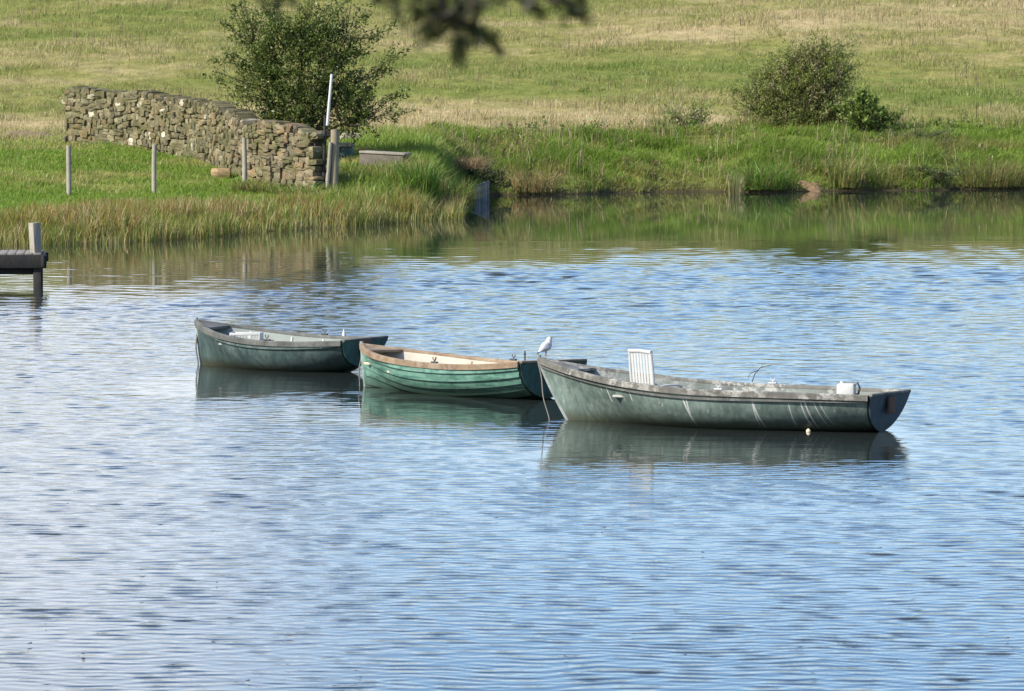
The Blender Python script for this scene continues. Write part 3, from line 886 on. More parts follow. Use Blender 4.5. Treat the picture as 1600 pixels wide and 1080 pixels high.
def make_wall():
    base_px = [(108, 211, 139), (160, 212, 142), (230, 218, 144), (290, 236, 151), (330, 254, 162), (362, 272, 172), (400, 291, 186), (450, 296, 196), (501, 298, 204)]
    P = []; Ht = []
    for (px, by, ty), wd in zip(base_px, (134.0, 133.0, 131.6, 129.9, 128.5, 126.9, 124.9, 123.8, 123.0)):
        g = at(px, by, wd); g.z = tz(g.x, g.y); P.append(g); Ht.append(at(px, ty, wd).z - g.z)
    P2 = np.array([[p.x, p.y] for p in P]); seg = np.hypot(*np.diff(P2, axis=0).T); S = np.concatenate([[0], np.cumsum(seg)])
    tot = S[-1]
    print('wall length', tot, 'heights', [round(h, 2) for h in Ht], [round(p.y, 1) for p in P])
    def pos(s):
        x = np.interp(s, S, P2[:, 0]); y = np.interp(s, S, P2[:, 1])
        e = .4
        dx = np.interp(s + e, S, P2[:, 0]) - np.interp(s - e, S, P2[:, 0]); dy = np.interp(s + e, S, P2[:, 1]) - np.interp(s - e, S, P2[:, 1])
        return x, y, math.atan2(dy, dx)
    root = empty('drystone_wall', (P[0].x, P[0].y, 0), 0, 'long mossy dry stone wall curving down across the grass to the gate post', 'wall')
    face = Stones(); cope = Stones()
    pal = [(.18, .15, .095), (.14, .12, .085), (.215, .185, .125), (.115, .10, .072), (.21, .155, .095), (.235, .205, .145)]
    org = np.array([P[0].x, P[0].y, 0])
    def pick(s):
        c = np.array(pal[rng.integers(len(pal))]) * (.85 + .3 * rng.random())
        if s < tot * .72: c = c * np.array([.84, .88, .82])
        if rng.random() < .03: c = np.array([.46, .43, .36])
        return c
    TH = .50
    z = 0.0
    row = 0
    while True:
        rh = .085 + .085 * rng.random() + (.05 if row < 2 else 0)
        any_ = False
        s = -.02 + (rng.random() * .2)
        while s < tot:
            w = (.11 + .27 * rng.random() ** 1.6) * (1.1 if s > tot * .6 else .9)
            sc = s + w / 2
            h = np.interp(sc, S, Ht) - .12 * (vnoise(sc * .9, 1.0, 8) - .35) - .20 * math.exp(-((sc - tot * .80) / .45) ** 2)
            if z < h - .05 and sc < tot:
                any_ = True
                x, y, a = pos(sc)
                zb = tz(x, y) - .12
                jit = (vnoise(sc * 1.3, z * 2.0 + 5, 3) - .5) * .22
                hh = rh * (.80 + .5 * rng.random())
                ny, nx = -math.cos(a), math.sin(a)
                off = (rng.random() - .5) * .09
                sub = 2 if (rng.random() < .25 and w > .26) else 1
                for q in range(sub):
                    hz = hh / sub
                    face.add(np.array([x + nx * (TH / 2 - .12 + off), y + ny * (TH / 2 - .12 + off), zb + z + rh / 2 + jit + (q - (sub - 1) / 2) * hz]) - org,
                             (w * 1.07, .30, hz * 1.06), a + (rng.random() - .5) * .4, pick(sc), rng.normal() * .09)
                    if rng.random() < .35:   # back face
                        face.add(np.array([x - nx * (TH / 2 - .12), y - ny * (TH / 2 - .12), zb + z + rh / 2]) - org, (w * 1.05, .30, hh), a, pick(sc))
            s += w
        z += rh * .93; row += 1
        if not any_ or z > 3: break
    face.build('stone_courses', root)
    s = 0
    while s < tot:
        w = .12 + .18 * rng.random()
        x, y, a = pos(s + w / 2); h = np.interp(s + w / 2, S, Ht) - .12 * (vnoise((s + w / 2) * .9, 1.0, 8) - .35) - .20 * math.exp(-((s + w / 2 - tot * .80) / .45) ** 2); zb = tz(x, y) - .10
        hh = .14 + .14 * rng.random()
        cope.add(np.array([x, y, zb + h + .02]) - org, (w * 1.05, TH * (.85 + .3 * rng.random()), hh), a + (rng.random() - .5) * .6, pick(s) * .75, (rng.random() - .5) * 1.0)
        s += w * .95
    cope.build('coping', root)
    # rubble core
    mb = MB(); vs = []
    ss = np.linspace(0.08, tot - .08, 40)
    for s in ss:
        x, y, a = pos(s); h = np.interp(s, S, Ht) - .12 * (vnoise(s * .9, 1.0, 8) - .35) - .20 * math.exp(-((s - tot * .80) / .45) ** 2) - .05; zb = tz(x, y) - .3
        for (o_, zz) in ((-.15, 0), (.12, 0), (.12, h + .18), (-.15, h + .18)):
            vs.append(Vector((x + math.sin(a) * o_, y - math.cos(a) * o_, zb + zz)) - Vector(org))
    fs = [(i * 4 + k, i * 4 + (k + 1) % 4, (i + 1) * 4 + (k + 1) % 4, (i + 1) * 4 + k) for i in range(39) for k in range(4)] + [(0, 1, 2, 3), (156, 157, 158, 159)]
    mb.add(vs, fs); mb.build('rubble_core', mat_plain('rubble', (.06, .052, .04), .95, .4, 9), root, False)
    return P, Ht
WP, WH = make_wall()

def loose_stone(px, py, size, label, col, rz=0):
    g = on_ground(px, py); st = Stones(); st.add((0, 0, size[2] * .3), size, rz, np.array(col)); o = st.build('loose_stone', None); o.location = g
    return tag(o, label, 'stone')
loose_stone(346, 276, (.50, .35, .26), 'sandy orange stone fallen at the foot of the wall bend', (.42, .29, .17))
loose_stone(548, 222, (.55, .4, .30), 'pale stone block left behind the gate post beyond the drum', (.34, .31, .25))
for i, (px, py, s) in enumerate(((788, 304, .30), (806, 304, .42), (832, 303, .34))):
    g = on_water(px, py); st = Stones(); st.add((0, 0, .05), (s, s * .7, s * .5), i, np.array((.20, .17, .15))); o = st.build('shore_rock', None); o.location = (g.x, g.y + .2, 0)
    tag(o, ['small grey rock at the waterline nearest the board revetment', 'largest of the grey rocks at the waterline right of the boards', 'grey waterline rock furthest right from the board revetment'][i], 'rock', 'rocks at the inlet waterline')

# ------------------------------------------------------------------ foliage
def blades(name, P, h, w, lean, ang, C, mat=None, parent=None, curve=.5):
    """P (n,3) roots, h heights, w widths, lean (n,2) tip offsets, ang facing, C colours."""
    n = len(P)
    dx, dy = np.cos(ang) * w / 2, np.sin(ang) * w / 2
    z = np.zeros(n)
    mid = P + np.stack([lean[:, 0] * (1 - curve) * .5, lean[:, 1] * (1 - curve) * .5, h * .55], 1)
    tip = P + np.stack([lean[:, 0], lean[:, 1], h * (1 - .12 * np.minimum(1, np.hypot(lean[:, 0], lean[:, 1]) / np.maximum(h, .01)))], 1)
    D = np.stack([dx, dy, z], 1)
    V = np.stack([P - D, P + D, mid + D * .8, mid - D * .8, tip], 1).reshape(-1, 3)
    b = np.arange(n)[:, None] * 5
    return np_mesh(name, V, [b + np.array([0, 1, 2, 3]), b + np.array([3, 2, 4])], mat or M_FIELD, parent, np.repeat(C, 5, axis=0))

def scatter(n, x0, x1, d0, d1, wedge=None):
    d = d0 + (d1 - d0) * rng.random(n)
    x = x0 + (x1 - x0) * rng.random(n)
    if wedge:
        x = (rng.random(n) * 2 - 1) * (800 / F * d + wedge)
    return x, d

def jitter_col(C, amt=.25):
    n = len(C)
    return np.clip(C * (1 + (rng.random((n, 1)) - .5) * 2 * amt) * (1 + (rng.random((n, 3)) - .5) * .16), .004, 1)

# field
def make_field_grass():
    n = 330000
    x, d = scatter(n, 0, 0, 136, 214, 4)
    fm = field_mask(x, d)
    keep = rng.random(n) < fm
    tus = fbm(x * .8, d * .55, 61, 3)
    keep &= rng.random(n) < (.35 + 1.2 * sstep(.38, .62, tus))
    x, d, tus = x[keep], d[keep], tus[keep]; n = len(x)
    v = dryness(x, d) + (rng.random(n) - .5) * .38 + (vnoise(x * 1.1, d * .7, 71) - .5) * .35
    C = jitter_col(grass_colour(np.clip(v, 0, 1)), .28)
    h = (.06 + .13 * rng.random(n)) * (.6 + .9 * sstep(.4, .65, tus)) * (1 + .5 * np.clip(v - .5, 0, 1))
    w = .012 + .016 * rng.random(n)
    lean = rng.normal(size=(n, 2)) * (h * .45)[:, None] + np.array([.03, 0])
    P = np.stack([x, d, terrain(x, d) - .02], 1)
    o = blades('field_grass', P, h, w, lean, rng.random(n) * PI, C)
    tag(o, 'rough yellow green pasture grass on the rising field', 'grass', kind='stuff')
    # dead standing stalks in drifts
    n = 9000
    x, d = scatter(n, 0, 0, 150, 212, 4)
    k = (fbm(x * .35, d * .25, 81, 3) > .56) & (field_mask(x, d) > .6); x, d = x[k], d[k]; n = len(x)
    h = .25 + .40 * rng.random(n); P = np.stack([x, d, terrain(x, d)], 1)
    pal = np.array([(.30, .23, .12), (.17, .115, .065), (.36, .29, .16), (.12, .085, .05)])
    o = blades('dead_stalks', P, h, .014 + .012 * rng.random(n), rng.normal(size=(n, 2)) * .05, rng.random(n) * PI, pal[rng.integers(4, size=n)])
    tag(o, 'dead brown stalks standing in drifts across the field', 'stalks', kind='stuff')
make_field_grass()

def make_bank_grass():
    # long lush grass on the right bank
    n = 190000
    x = -2.6 + (24 + 2.6) * rng.random(n); s = -.25 + 9.2 * rng.random(n) ** 1.1
    d = shore_right(x) + s
    keep = (rng.random(n) < 1 - field_mask(x, d) * .75)
    z = terrain(x, d); keep &= z > .02
    cl = fbm(x * .9, d * .9, 101, 3); keep &= rng.random(n) < (.35 + 1.0 * sstep(.35, .6, cl))
    x, d, z, cl, s = x[keep], d[keep], z[keep], cl[keep], s[keep]; n = len(x)
    big = fbm(x * .35, d * .5, 111, 3); yl = fbm(x * .8 + 9, d * .8, 121, 3)
    C = np.array([.200, .300, .042]) * (1 - sstep(.42, .66, big)[:, None]) + np.array([.135, .220, .024]) * sstep(.42, .66, big)[:, None]
    yy = sstep(.52, .70, yl)[:, None] * .8
    C = C * (1 - yy) + np.array([.27, .27, .075]) * yy
    st = (rng.random(n) < .06 + .25 * np.exp(-(s / .9) ** 2))[:, None]
    C = np.where(st, np.array([.30, .24, .11]), C)
    C = jitter_col(C, .30)
    h = (.12 + .22 * rng.random(n)) * (.65 + .7 * sstep(.35, .7, cl))
    lean = rng.normal(size=(n, 2)) * (h * .42)[:, None] + np.stack([h * .12, -h * .35], 1)
    o = blades('bank_grass', np.stack([x, d, z - .03], 1), h, .012 + .014 * rng.random(n), lean, rng.random(n) * PI, C)
    tag(o, 'long lush green grass covering the far right bank', 'grass', kind='stuff')
    # grass of the left bank, shorter behind the posts
    n = 170000
    x = -22 + 22.5 * rng.random(n); d = shore_left(x) + 33 * rng.random(n)
    keep = (rng.random(n) < 1 - field_mask(x, d) * .8) & (d < 150)
    z = terrain(x, d); keep &= z > .10
    keep &= (x < -1.15)
    x, d, z = x[keep], d[keep], z[keep]; n = len(x)
    sl = d - shore_left(x)
    right = sstep(-5.2, -3.6, x)
    big = fbm(x * .5, d * .5, 131, 3); yl = fbm(x * .5, d * .9, 141, 3)
    C = np.array([.165, .262, .032]) * (1 - big[:, None] * .5) + np.array([.10, .17, .018]) * big[:, None] * .5
    yy = np.clip(sstep(.50, .72, yl) * .8 + right * .25 * rng.random(n), 0, 1)[:, None]
    C = C * (1 - yy) + np.array([.34, .30, .11]) * yy
    C = jitter_col(C, .28)
    h = (.06 + .11 * rng.random(n)) * (.7 + .6 * big) * (1 + 1.0 * right)
    h = h * (1 + .9 * (1 - sstep(5, 10, sl)))
    lean = rng.normal(size=(n, 2)) * (h * .45)[:, None] + np.array([.03, -.02])
    o = blades('meadow_grass', np.stack([x, d, z - .02], 1), h, .012 + .014 * rng.random(n), lean, rng.random(n) * PI, C)
    tag(o, 'green meadow grass between the stone wall and the reeds', 'grass', kind='stuff')
    # reeds and sedge along the left margin
    n = 60000
    x = -20 + 20.2 * rng.random(n); s = -1.0 + 12.5 * rng.random(n) ** 1.15
    wid = np.interp(x, [-20, -9, -5, -3, -1], [9.0, 8.5, 5.5, 4.2, 3.6])
    d = shore_left(x) + s
    keep = s < wid * (.75 + .5 * vnoise(x * .8, 0 * x, 151))
    cl = fbm(x * .9, d * .7, 161, 3); keep &= rng.random(n) < .25 + 1.1 * sstep(.36, .62, cl)
    keep &= x < -1.25
    x, d, s, cl = x[keep], d[keep], s[keep], cl[keep]; n = len(x)
    z = np.maximum(terrain(x, d), -.25)
    pal = np.array([(.22, .20, .045), (.31, .20, .065), (.15, .18, .035), (.40, .33, .15), (.26, .15, .055), (.15, .21, .035)])
    zone = (fbm(x * .55, d * .3, 171, 3) * 13 + rng.random(n) * 2.4).astype(int) % 6
    zone = np.where(s < .4, rng.choice([0, 2, 3, 5], n), zone)
    C = jitter_col(pal[zone], .30)
    h = (.40 + .34 * rng.random(n)) * (.75 + .5 * sstep(.4, .7, cl)) * np.interp(s, [-1, 1, 4, 8], [.75, .95, .75, .42])
    h = h + np.where(z < 0, -z, 0)
    lean = rng.normal(size=(n, 2)) * (h * .20)[:, None] + np.stack([h * .06, h * 0], 1)
    o = blades('reed_bed', np.stack([x, d, z - .03], 1), h, .010 + .012 * rng.random(n), lean, rng.random(n) * PI, C)
    tag(o, 'olive and brown reeds and sedge fringing the left shore', 'reeds', kind='stuff')
make_bank_grass()

def bank_weeds():
    n = 900
    x = -2.4 + 26 * rng.random(n); s = .1 + 7.5 * rng.random(n); d = shore_right(x) + s
    xl = -20 + 18.5 * rng.random(n); dl = shore_left(xl) + 2 + 16 * rng.random(n)
    k = rng.random(len(x)) < 1.6 * (fbm(x * .5, d * .5, 201, 3) - .36)
    x, d = x[k], d[k]; n = len(x); z = terrain(x, d)
    k = z > .08; x, d, z = x[k], d[k], z[k]; n = len(x)
    up = np.stack([rng.normal(size=n) * .25, rng.normal(size=n) * .25 - .1, np.ones(n)], 1); up /= np.linalg.norm(up, axis=1)[:, None]
    o = leaf_cloud('bank_weeds', None, np.stack([x, d, z + .02], 1), up, 22, .16 + .16 * rng.random(n), .085,
                   [(.12, .20, .03), (.09, .15, .025), (.18, .22, .05), (.22, .20, .08), (.14, .12, .05)], 1.7, .6)
    tag(o, 'broad leaved weeds scattered through the bank grass', 'weeds', kind='stuff')
    n = 2600
    x = -2.2 + 25 * rng.random(n); s = .2 + 7.5 * rng.random(n); d = shore_right(x) + s
    k = fbm(x * .7, d * .7, 211, 3) > .53; x, d = x[k], d[k]; n = len(x); h = .45 + .40 * rng.random(n)
    pal = np.array([(.34, .27, .14), (.22, .16, .09), (.40, .33, .18), (.16, .12, .07)])
    o = blades('bank_stems', np.stack([x, d, terrain(x, d)], 1), h, .010 + .010 * rng.random(n), rng.normal(size=(n, 2)) * .14, rng.random(n) * PI, pal[rng.integers(4, size=n)])
    tag(o, 'dry pale seed stems standing in the far bank grass', 'stems', kind='stuff')

def tuft(px, py, hpx, wpx, pal, label, n=420, spread=.85, name='grass_tuft', cat='tuft', lean=.36, ground=True):
    g = on_ground(px, py) if ground else on_water(px, py)
    k = F / g.y
    R = wpx / k / 2; Hh = hpx / k
    a = rng.random(n) * 2 * PI; r = R * spread * np.sqrt(rng.random(n))
    P = np.stack([np.cos(a) * r, np.sin(a) * r, np.full(n, -.04)], 1)
    h = Hh * (.25 + .65 * rng.random(n) ** .8)
    ln = np.stack([np.cos(a), np.sin(a)], 1) * (R * .75 * rng.random(n))[:, None] + rng.normal(size=(n, 2)) * lean * R
    C = jitter_col(np.array(pal)[rng.integers(len(pal), size=n)], .28)
    o = blades(name, P, h, .014 + .014 * rng.random(n), ln, rng.random(n) * PI, C)
    o.location = g
    return tag(o, label, cat)
GR = [(.10, .20, .025), (.14, .25, .03), (.17, .22, .045)]
YL = [(.24, .23, .06), (.17, .20, .05), (.30, .25, .10)]
BR = [(.20, .16, .06), (.26, .20, .09), (.14, .18, .04), (.16, .22, .04)]
tuft(1190, 298, 58, 90, GR + [(.14, .15, .05)], 'broad dark green rush clump at the waterline of the right bank', 700)
tuft(1322, 292, 66, 75, YL + GR[:1], 'yellow green spiky tuft on the right bank below the big shrub', 500)
tuft(1545, 290, 62, 120, BR, 'brownish arching tussock at the far right of the bank', 800)
tuft(830, 300, 46, 90, [(.34, .24, .12), (.26, .19, .08), (.14, .17, .04)], 'straw coloured rushes at the waterline right of the boards', 500)
tuft(655, 305, 72, 70, [(.07, .17, .02), (.11, .22, .035), (.18, .22, .05)], 'tall bright green rush clump right of the concrete block', 600)
tuft(700, 320, 60, 90, BR + GR, 'mixed brown and green sedge clump near the tip of the left bank', 600)
tuft(1150, 304, 52, 30, [(.30, .28, .14), (.22, .22, .08)], 'slender pale reeds standing in the water at the right bank', 90, name='reed_clump', ground=False)
tuft(710, 262, 30, 110, [(.30, .20, .11), (.24, .16, .09), (.20, .17, .06)], 'patch of dead russet bracken between the block and the green bank', 600, .9, lean=.3)

tuft(462, 304, 30, 90, GR + YL, 'rank grass against the foot of the wall near the gate post', 380, .9)
tuft(392, 300, 32, 60, YL + BR, 'dry yellow grass at the wall bend beside the third fence post', 300, .9)
tuft(560, 268, 22, 80, GR + YL, 'long grass growing up the front of the concrete block', 300, .9)
tuft(1050, 204, 34, 70, YL + GR, 'tall thin yellowish grasses left of the low light green bush', 300, .9)
tuft(1170, 204, 36, 60, YL + BR, 'tall dry grasses at the left foot of the large olive shrub', 300, .9)
tuft(95, 376, 52, 130, BR + YL, 'brown reed clump at the water just right of the jetty', 420, .9, name='reed_clump', ground=False)

# bare earth scars
def mound(px, py, rx, ry, hh, col, label, name='earth_scar'):
    g = on_ground(px, py); n = 24; m = 7; vs = []; 
    for i in range(m):
        r = 1 - i / (m - 1)
        for k in range(n):
            a = 2 * PI * k / n; q = 1 + .22 * math.sin(3 * a + px) + .12 * math.sin(7 * a)
            x, y = rx * r * q * math.cos(a), ry * r * q * math.sin(a)
            vs.append((x, y, tz(g.x + x, g.y + y) - g.z - .03 + (hh + .03) * (1 - r * r) + .02 * random.random()))
    fs = [(i * n + k, i * n + (k + 1) % n, (i + 1) * n + (k + 1) % n, (i + 1) * n + k) for i in range(m - 1) for k in range(n)] + [tuple((m - 1) * n + k for k in range(n))]
    mb = MB(); mb.add(vs, fs)
    o = mb.build(name, mat_plain(name + '_soil', col, .95, .45, 9)); o.location = g
    return tag(o, label, 'mound')
mound(32, 214, .85, .9, .15, (.17, .12, .065), 'low brown earth mound in the grass left of the stone wall', 'earth_mound')
mound(1268, 297, .36, .25, .10, (.27, .17, .085), 'orange bare earth scar at the waterline of the right bank', 'earth_scar')

# ------------------------------------------------------------------ trees and shrubs
def leaf_cloud(name, parent, centres, dirs, per, spread, size, pal, elong=2.2, up=.3):
    """small leaf faces spread along twigs. centres/dirs (n,3)."""
    n = len(centres) * per
    c = np.repeat(centres, per, 0); dd = np.repeat(dirs, per, 0)
    sp = np.repeat(np.asarray(spread) * np.ones(len(centres)), per)
    t = rng.random(n)[:, None]
    p = c + dd * t * sp[:, None] * 1.6 + rng.normal(size=(n, 3)) * (sp * .30 * (1 - .55 * t[:, 0]))[:, None]
    a = rng.normal(size=(n, 3)) + dd * 1.2 + np.array([0, 0, up]); a /= np.linalg.norm(a, axis=1)[:, None]
    b = np.cross(a, rng.normal(size=(n, 3))); b /= np.linalg.norm(b, axis=1)[:, None]
    s = size * (.6 + .8 * rng.random(n))[:, None]
    V = np.stack([p - a * s * .5, p + b * s * .5 / elong, p + a * s * .5, p - b * s * .5 / elong], 1).reshape(-1, 3)
    f = np.arange(n)[:, None] * 4 + np.array([0, 1, 2, 3])
    pal = np.array(pal)
    base = pal[rng.integers(len(pal), size=len(centres))]
    C = jitter_col(np.repeat(base, per, 0), .28)
    return np_mesh(name, V, [f], M_LEAF, parent, np.repeat(C, 4, 0))

def bush(name, px, py, d, lobes, pal, label, cat, ntw=420, per=34, leaf=.06, twig=.30, stems=7, trunk_r=.05, elong=2.2, upb=.5, spikes=(), zbase=None, bare=.25, shell=.55):
    """lobes: (px, py, rx, ry) ellipses of the crown as seen; each becomes an ellipsoid of real depth."""
    base = at(px, py, d)
    base.z = tz(base.x, base.y) if zbase is None else zbase
    root = empty(name, base, 0, label, cat)
    k = F / d
    L = []
    for (lx, ly, rx, ry) in lobes:
        c = at(lx, ly, d) - base
        L.append((np.array(c), rx / k, ry / k))
    wts = np.array([a[1] * a[2] for a in L]); wts /= wts.sum()
    cs = []; dr = []
    for i in rng.choice(len(L), ntw, p=wts):
        c, rx, ry = L[i]
        u = rng.normal(size=3); u /= np.linalg.norm(u)
        r = shell + (1 - shell) * rng.random() if rng.random() < .8 else rng.random()
        off = u * r * np.array([rx, min(rx, ry) * .95, ry]) * .86
        c2 = c + off + np.array([0, rng.normal() * rx * .1, 0])
        if c2[2] < -.05: c2[2] = .05 + .2 * rng.random()
        dv = u * np.array([1, 1, .8]) + np.array([0, 0, upb]) + rng.normal(size=3) * .25
        cs.append(c2); dr.append(dv / np.linalg.norm(dv))
    for (sx, sy, ex, ey, cnt) in spikes:     # single branches that stick out of the outline
        a = np.array(at(sx, sy, d) - base); b = np.array(at(ex, ey, d) - base)
        dv = (b - a) / np.linalg.norm(b - a)
        for q in range(cnt):
            t = q / max(1, cnt - 1)
            cs.append(a + (b - a) * t + rng.normal(size=3) * .02); w = dv + rng.normal(size=3) * .45; dr.append(w / np.linalg.norm(w))
    cs = np.array(cs); dr = np.array(dr)
    leaf_cloud('crown', root, cs, dr, per, twig * (.6 + .7 * rng.random(len(cs))), leaf, pal, elong)
    tr = MB()
    # stems run from the base towards groups of twigs
    order = rng.permutation(len(cs))
    heads = [cs[i] for i in order[:stems]]
    nodes = []
    for hd in heads:
        b0 = np.array([rng.normal() * .10, rng.normal() * .08, -.15])
        pts = [b0 + (hd - b0) * t + np.array([rng.normal() * .05, rng.normal() * .05, .25 * math.sin(t * PI) * np.linalg.norm(hd[:2]) * .5]) * (0 if t == 0 else 1) for t in (0, .25, .5, .75, 1)]
        tr.tube(pts, [trunk_r, trunk_r * .8, trunk_r * .6, trunk_r * .42, trunk_r * .2], 7)
        nodes += pts[1:]
    nodes = np.array(nodes)
    for i in range(len(cs)):
        if rng.random() < .55:
            j = np.argmin(np.linalg.norm(nodes - cs[i], axis=1) + np.where(nodes[:, 2] > cs[i][2], .4, 0))
            a = nodes[j]; b = cs[i] + dr[i] * twig * (.9 + bare)
            m = (a + b) / 2 + rng.normal(size=3) * .05
            tr.tube([a, m, b], [.014, .010, .004], 4, False)
    tr.build('trunk', M_BARK, root)
    return root

DK = [(.060, .092, .018), (.085, .122, .024), (.11, .15, .030), (.15, .185, .045), (.22, .23, .075)]
bush('hawthorn_tree', 452, 200, 128.5,
     [(468, 102, 78, 64), (422, 62, 42, 38), (515, 72, 52, 42), (408, 122, 44, 40), (480, 48, 46, 28), (548, 150, 42, 28), (562, 185, 32, 22), (495, 165, 66, 32), (388, 150, 20, 20), (545, 203, 22, 12), (452, 185, 54, 22), (425, 192, 34, 12), (485, 200, 34, 14)],
     DK, 'dense dark hawthorn tree leaning over the stone wall', 'tree', ntw=740, per=44, leaf=.085, twig=.34, stems=14, trunk_r=.075, elong=2.3,
     spikes=((575, 118, 618, 84, 9), (372, 70, 360, 16, 8), (385, 60, 378, 22, 6), (590, 165, 620, 150, 5), (360, 140, 342, 128, 5), (470, 25, 480, 6, 5), (430, 40, 420, 8, 6), (540, 40, 575, 20, 6), (565, 70, 600, 50, 6), (400, 100, 350, 92, 7), (520, 30, 530, 8, 5), (600, 180, 622, 176, 5), (385, 160, 355, 165, 6), (570, 130, 600, 110, 6)))

OL = [(.13, .165, .035), (.16, .20, .045), (.20, .235, .055), (.25, .26, .085), (.29, .25, .13)]
bush('willow_shrub', 1252, 196, 152.5,
     [(1255, 140, 68, 50), (1285, 112, 48, 40), (1225, 128, 44, 38), (1185, 165, 38, 30), (1308, 168, 44, 36), (1250, 186, 96, 24), (1250, 200, 90, 12), (1275, 92, 42, 18)],
     OL, 'large olive brown shrub on top of the right bank', 'shrub', ntw=900, per=44, leaf=.085, twig=.34, stems=16, trunk_r=.03, elong=3.0, upb=.9,
     spikes=((1300, 100, 1325, 66, 6), (1320, 105, 1332, 80, 4), (1175, 150, 1150, 140, 5), (1240, 95, 1238, 72, 4)))
bush('green_shrub', 1362, 194, 151.5, [(1346, 178, 38, 26), (1384, 188, 22, 14), (1340, 164, 18, 16), (1362, 198, 36, 10)],
     [(.12, .185, .035), (.16, .22, .045), (.20, .25, .065)], 'small bright green bush at the right foot of the large olive shrub', 'shrub', ntw=160, per=40, leaf=.10, twig=.22, stems=6, trunk_r=.02, elong=1.8)
bush('green_shrub', 1068, 200, 151.5, [(1066, 194, 40, 18), (1048, 184, 20, 14), (1090, 186, 20, 14), (1066, 204, 44, 10)],
     [(.15, .20, .05), (.20, .24, .07), (.28, .28, .12)], 'low loose light green bush on the bank left of the large olive shrub', 'shrub', ntw=100, per=22, leaf=.10, twig=.28, stems=6, trunk_r=.015, elong=3.2, upb=1.1)
bush('bramble', 745, 284, 138.5, [(748, 274, 34, 14), (725, 270, 24, 14), (775, 288, 22, 10)],
     [(.045, .07, .02), (.07, .10, .03), (.12, .13, .06)], 'dark bramble bush above the board revetment', 'shrub', ntw=110, per=26, leaf=.06, twig=.20, stems=6, trunk_r=.012, elong=1.8)

bush('bramble', 1452, 293, 145.6, [(1450, 280, 34, 14), (1425, 285, 20, 9), (1480, 284, 22, 10)],
     [(.06, .085, .025), (.09, .12, .035), (.14, .15, .06)], 'low dark bramble over the water near the right end of the bank', 'shrub', ntw=90, per=26, leaf=.06, twig=.20, stems=7, trunk_r=.010, elong=1.8)
bush('dock_clump', 1412, 214, 149.8, [(1440, 216, 60, 8), (1400, 218, 40, 7)],
     [(.12, .14, .05), (.20, .17, .09), (.09, .13, .03)], 'straggling grey brown weeds on the bank right of the small green bush', 'weeds', ntw=90, per=18, leaf=.07, twig=.22, stems=8, trunk_r=.008, elong=2.6)

bank_weeds()

# the near tree whose twigs hang into the top of the view
def near_tree():
    tx, ty = -3.0, 5.0
    root = empty('near_tree', (tx, ty, tz(tx, ty) - .05), 0, 'dark out of focus twigs of a near tree hanging across the top', 'tree')
    g = Vector(root.location)
    def loc(px, py, d): return at(px, py, d) - g
    tr = MB()
    tr.tube([(0, 0, -.3), (.05, 0, 1.2), (.0, .05, 2.6), (.1, 0, 4.2), (.05, .05, 6.0)], [.22, .19, .17, .14, .09], 12)
    D = 4.6
    limb = [Vector((.1, 0, 3.2)), Vector((1.2, -.2, 3.3)), loc(300, -80, D), loc(560, -85, D), loc(760, -70, D + .1), loc(1000, -100, D + .2)]
    tr.tube(limb, [.06, .035, .016, .013, .011, .006], 8)
    tips = []
    def twig(a, b, r=.0035):
        a = loc(*a); b = loc(*b)
        m = (a + b) / 2 + Vector((random.uniform(-.01, .01), random.uniform(-.03, .03), .01))
        tr.tube([a, m, b], [r, r * .8, r * .4], 6)
        for t in (.3, .42, .54, .66, .78, .9, 1.0): tips.append((np.array(a.lerp(b, t)), np.array((b - a).normalized())))
    tw = [((560, -75, D), (640, 5, D)), ((640, -70, D), (700, 20, D)), ((660, -40, D), (715, 62, D)), ((690, -40, D + .05), (728, 46, D)), ((735, -62, D), (720, 62, D)),
          ((700, 30, D), (790, 0, D + .1)), ((760, -60, D), (815, -2, D)), ((830, -70, D), (870, 12, D)), ((880, -75, D), (908, 8, D)), ((800, -20, D), (880, 2, D)),
          ((420, -70, D), (432, 2, D)), ((400, -68, D), (455, -3, D)), ((370, -66, D), (402, -12, D)), ((715, 40, D), (690, 24, D)), ((720, 44, D), (752, 52, D)), ((520, -72, D), (592, 0, D)), ((700, -10, D), (668, 16, D)), ((740, 0, D), (742, 40, D)), ((700, 20, D), (672, 38, D)), ((712, 50, D), (716, 74, D)), ((725, 40, D), (765, 66, D)), ((705, 30, D), (680, 52, D)), ((600, -60, D), (618, 14, D)), ((860, 0, D), (905, 24, D)), ((800, -10, D), (838, 14, D)), ((690, -70, D), (690, 8, D)), ((660, -60, D), (652, 10, D))]
    for a, b in tw: twig(a, b)
    tr.build('trunk', M_BARK, root)
    c = np.array([t[0] for t in tips]); dv = np.array([t[1] for t in tips])
    leaf_cloud('crown', root, c, dv, 5, .012, .018, [(.025, .035, .012), (.045, .06, .018), (.09, .10, .035)], 5.0, 0)
    # the rest of the crown, above the view
    n = 260
    u = rng.normal(size=(n, 3)); u /= np.linalg.norm(u, axis=1)[:, None]
    cc = np.array([.1, 0, 5.2]) + u * np.array([1.5, 1.5, 1.2]) * (.5 + .5 * rng.random((n, 1)))
    leaf_cloud('crown', root, cc, u, 40, .35, .07, DK, 2.2)
near_tree()

# ------------------------------------------------------------------ light, sky, camera
SUN_EL, SUN_AZ = math.radians(36), math.radians(-122)      # azimuth measured from +Y, clockwise: left and behind the camera
sun_dir = Vector((math.sin(SUN_AZ) * math.cos(SUN_EL), math.cos(SUN_AZ) * math.cos(SUN_EL), math.sin(SUN_EL)))
sl = bpy.data.lights.new('sun', 'SUN'); sl.energy = 4.9; sl.angle = math.radians(.5); sl.color = (1, .945, .86)
so = bpy.data.objects.new('sun', sl); COL.objects.link(so)
so.rotation_euler = sun_dir.to_track_quat('Z', 'Y').to_euler(); so.location = (-20, -10, 30)

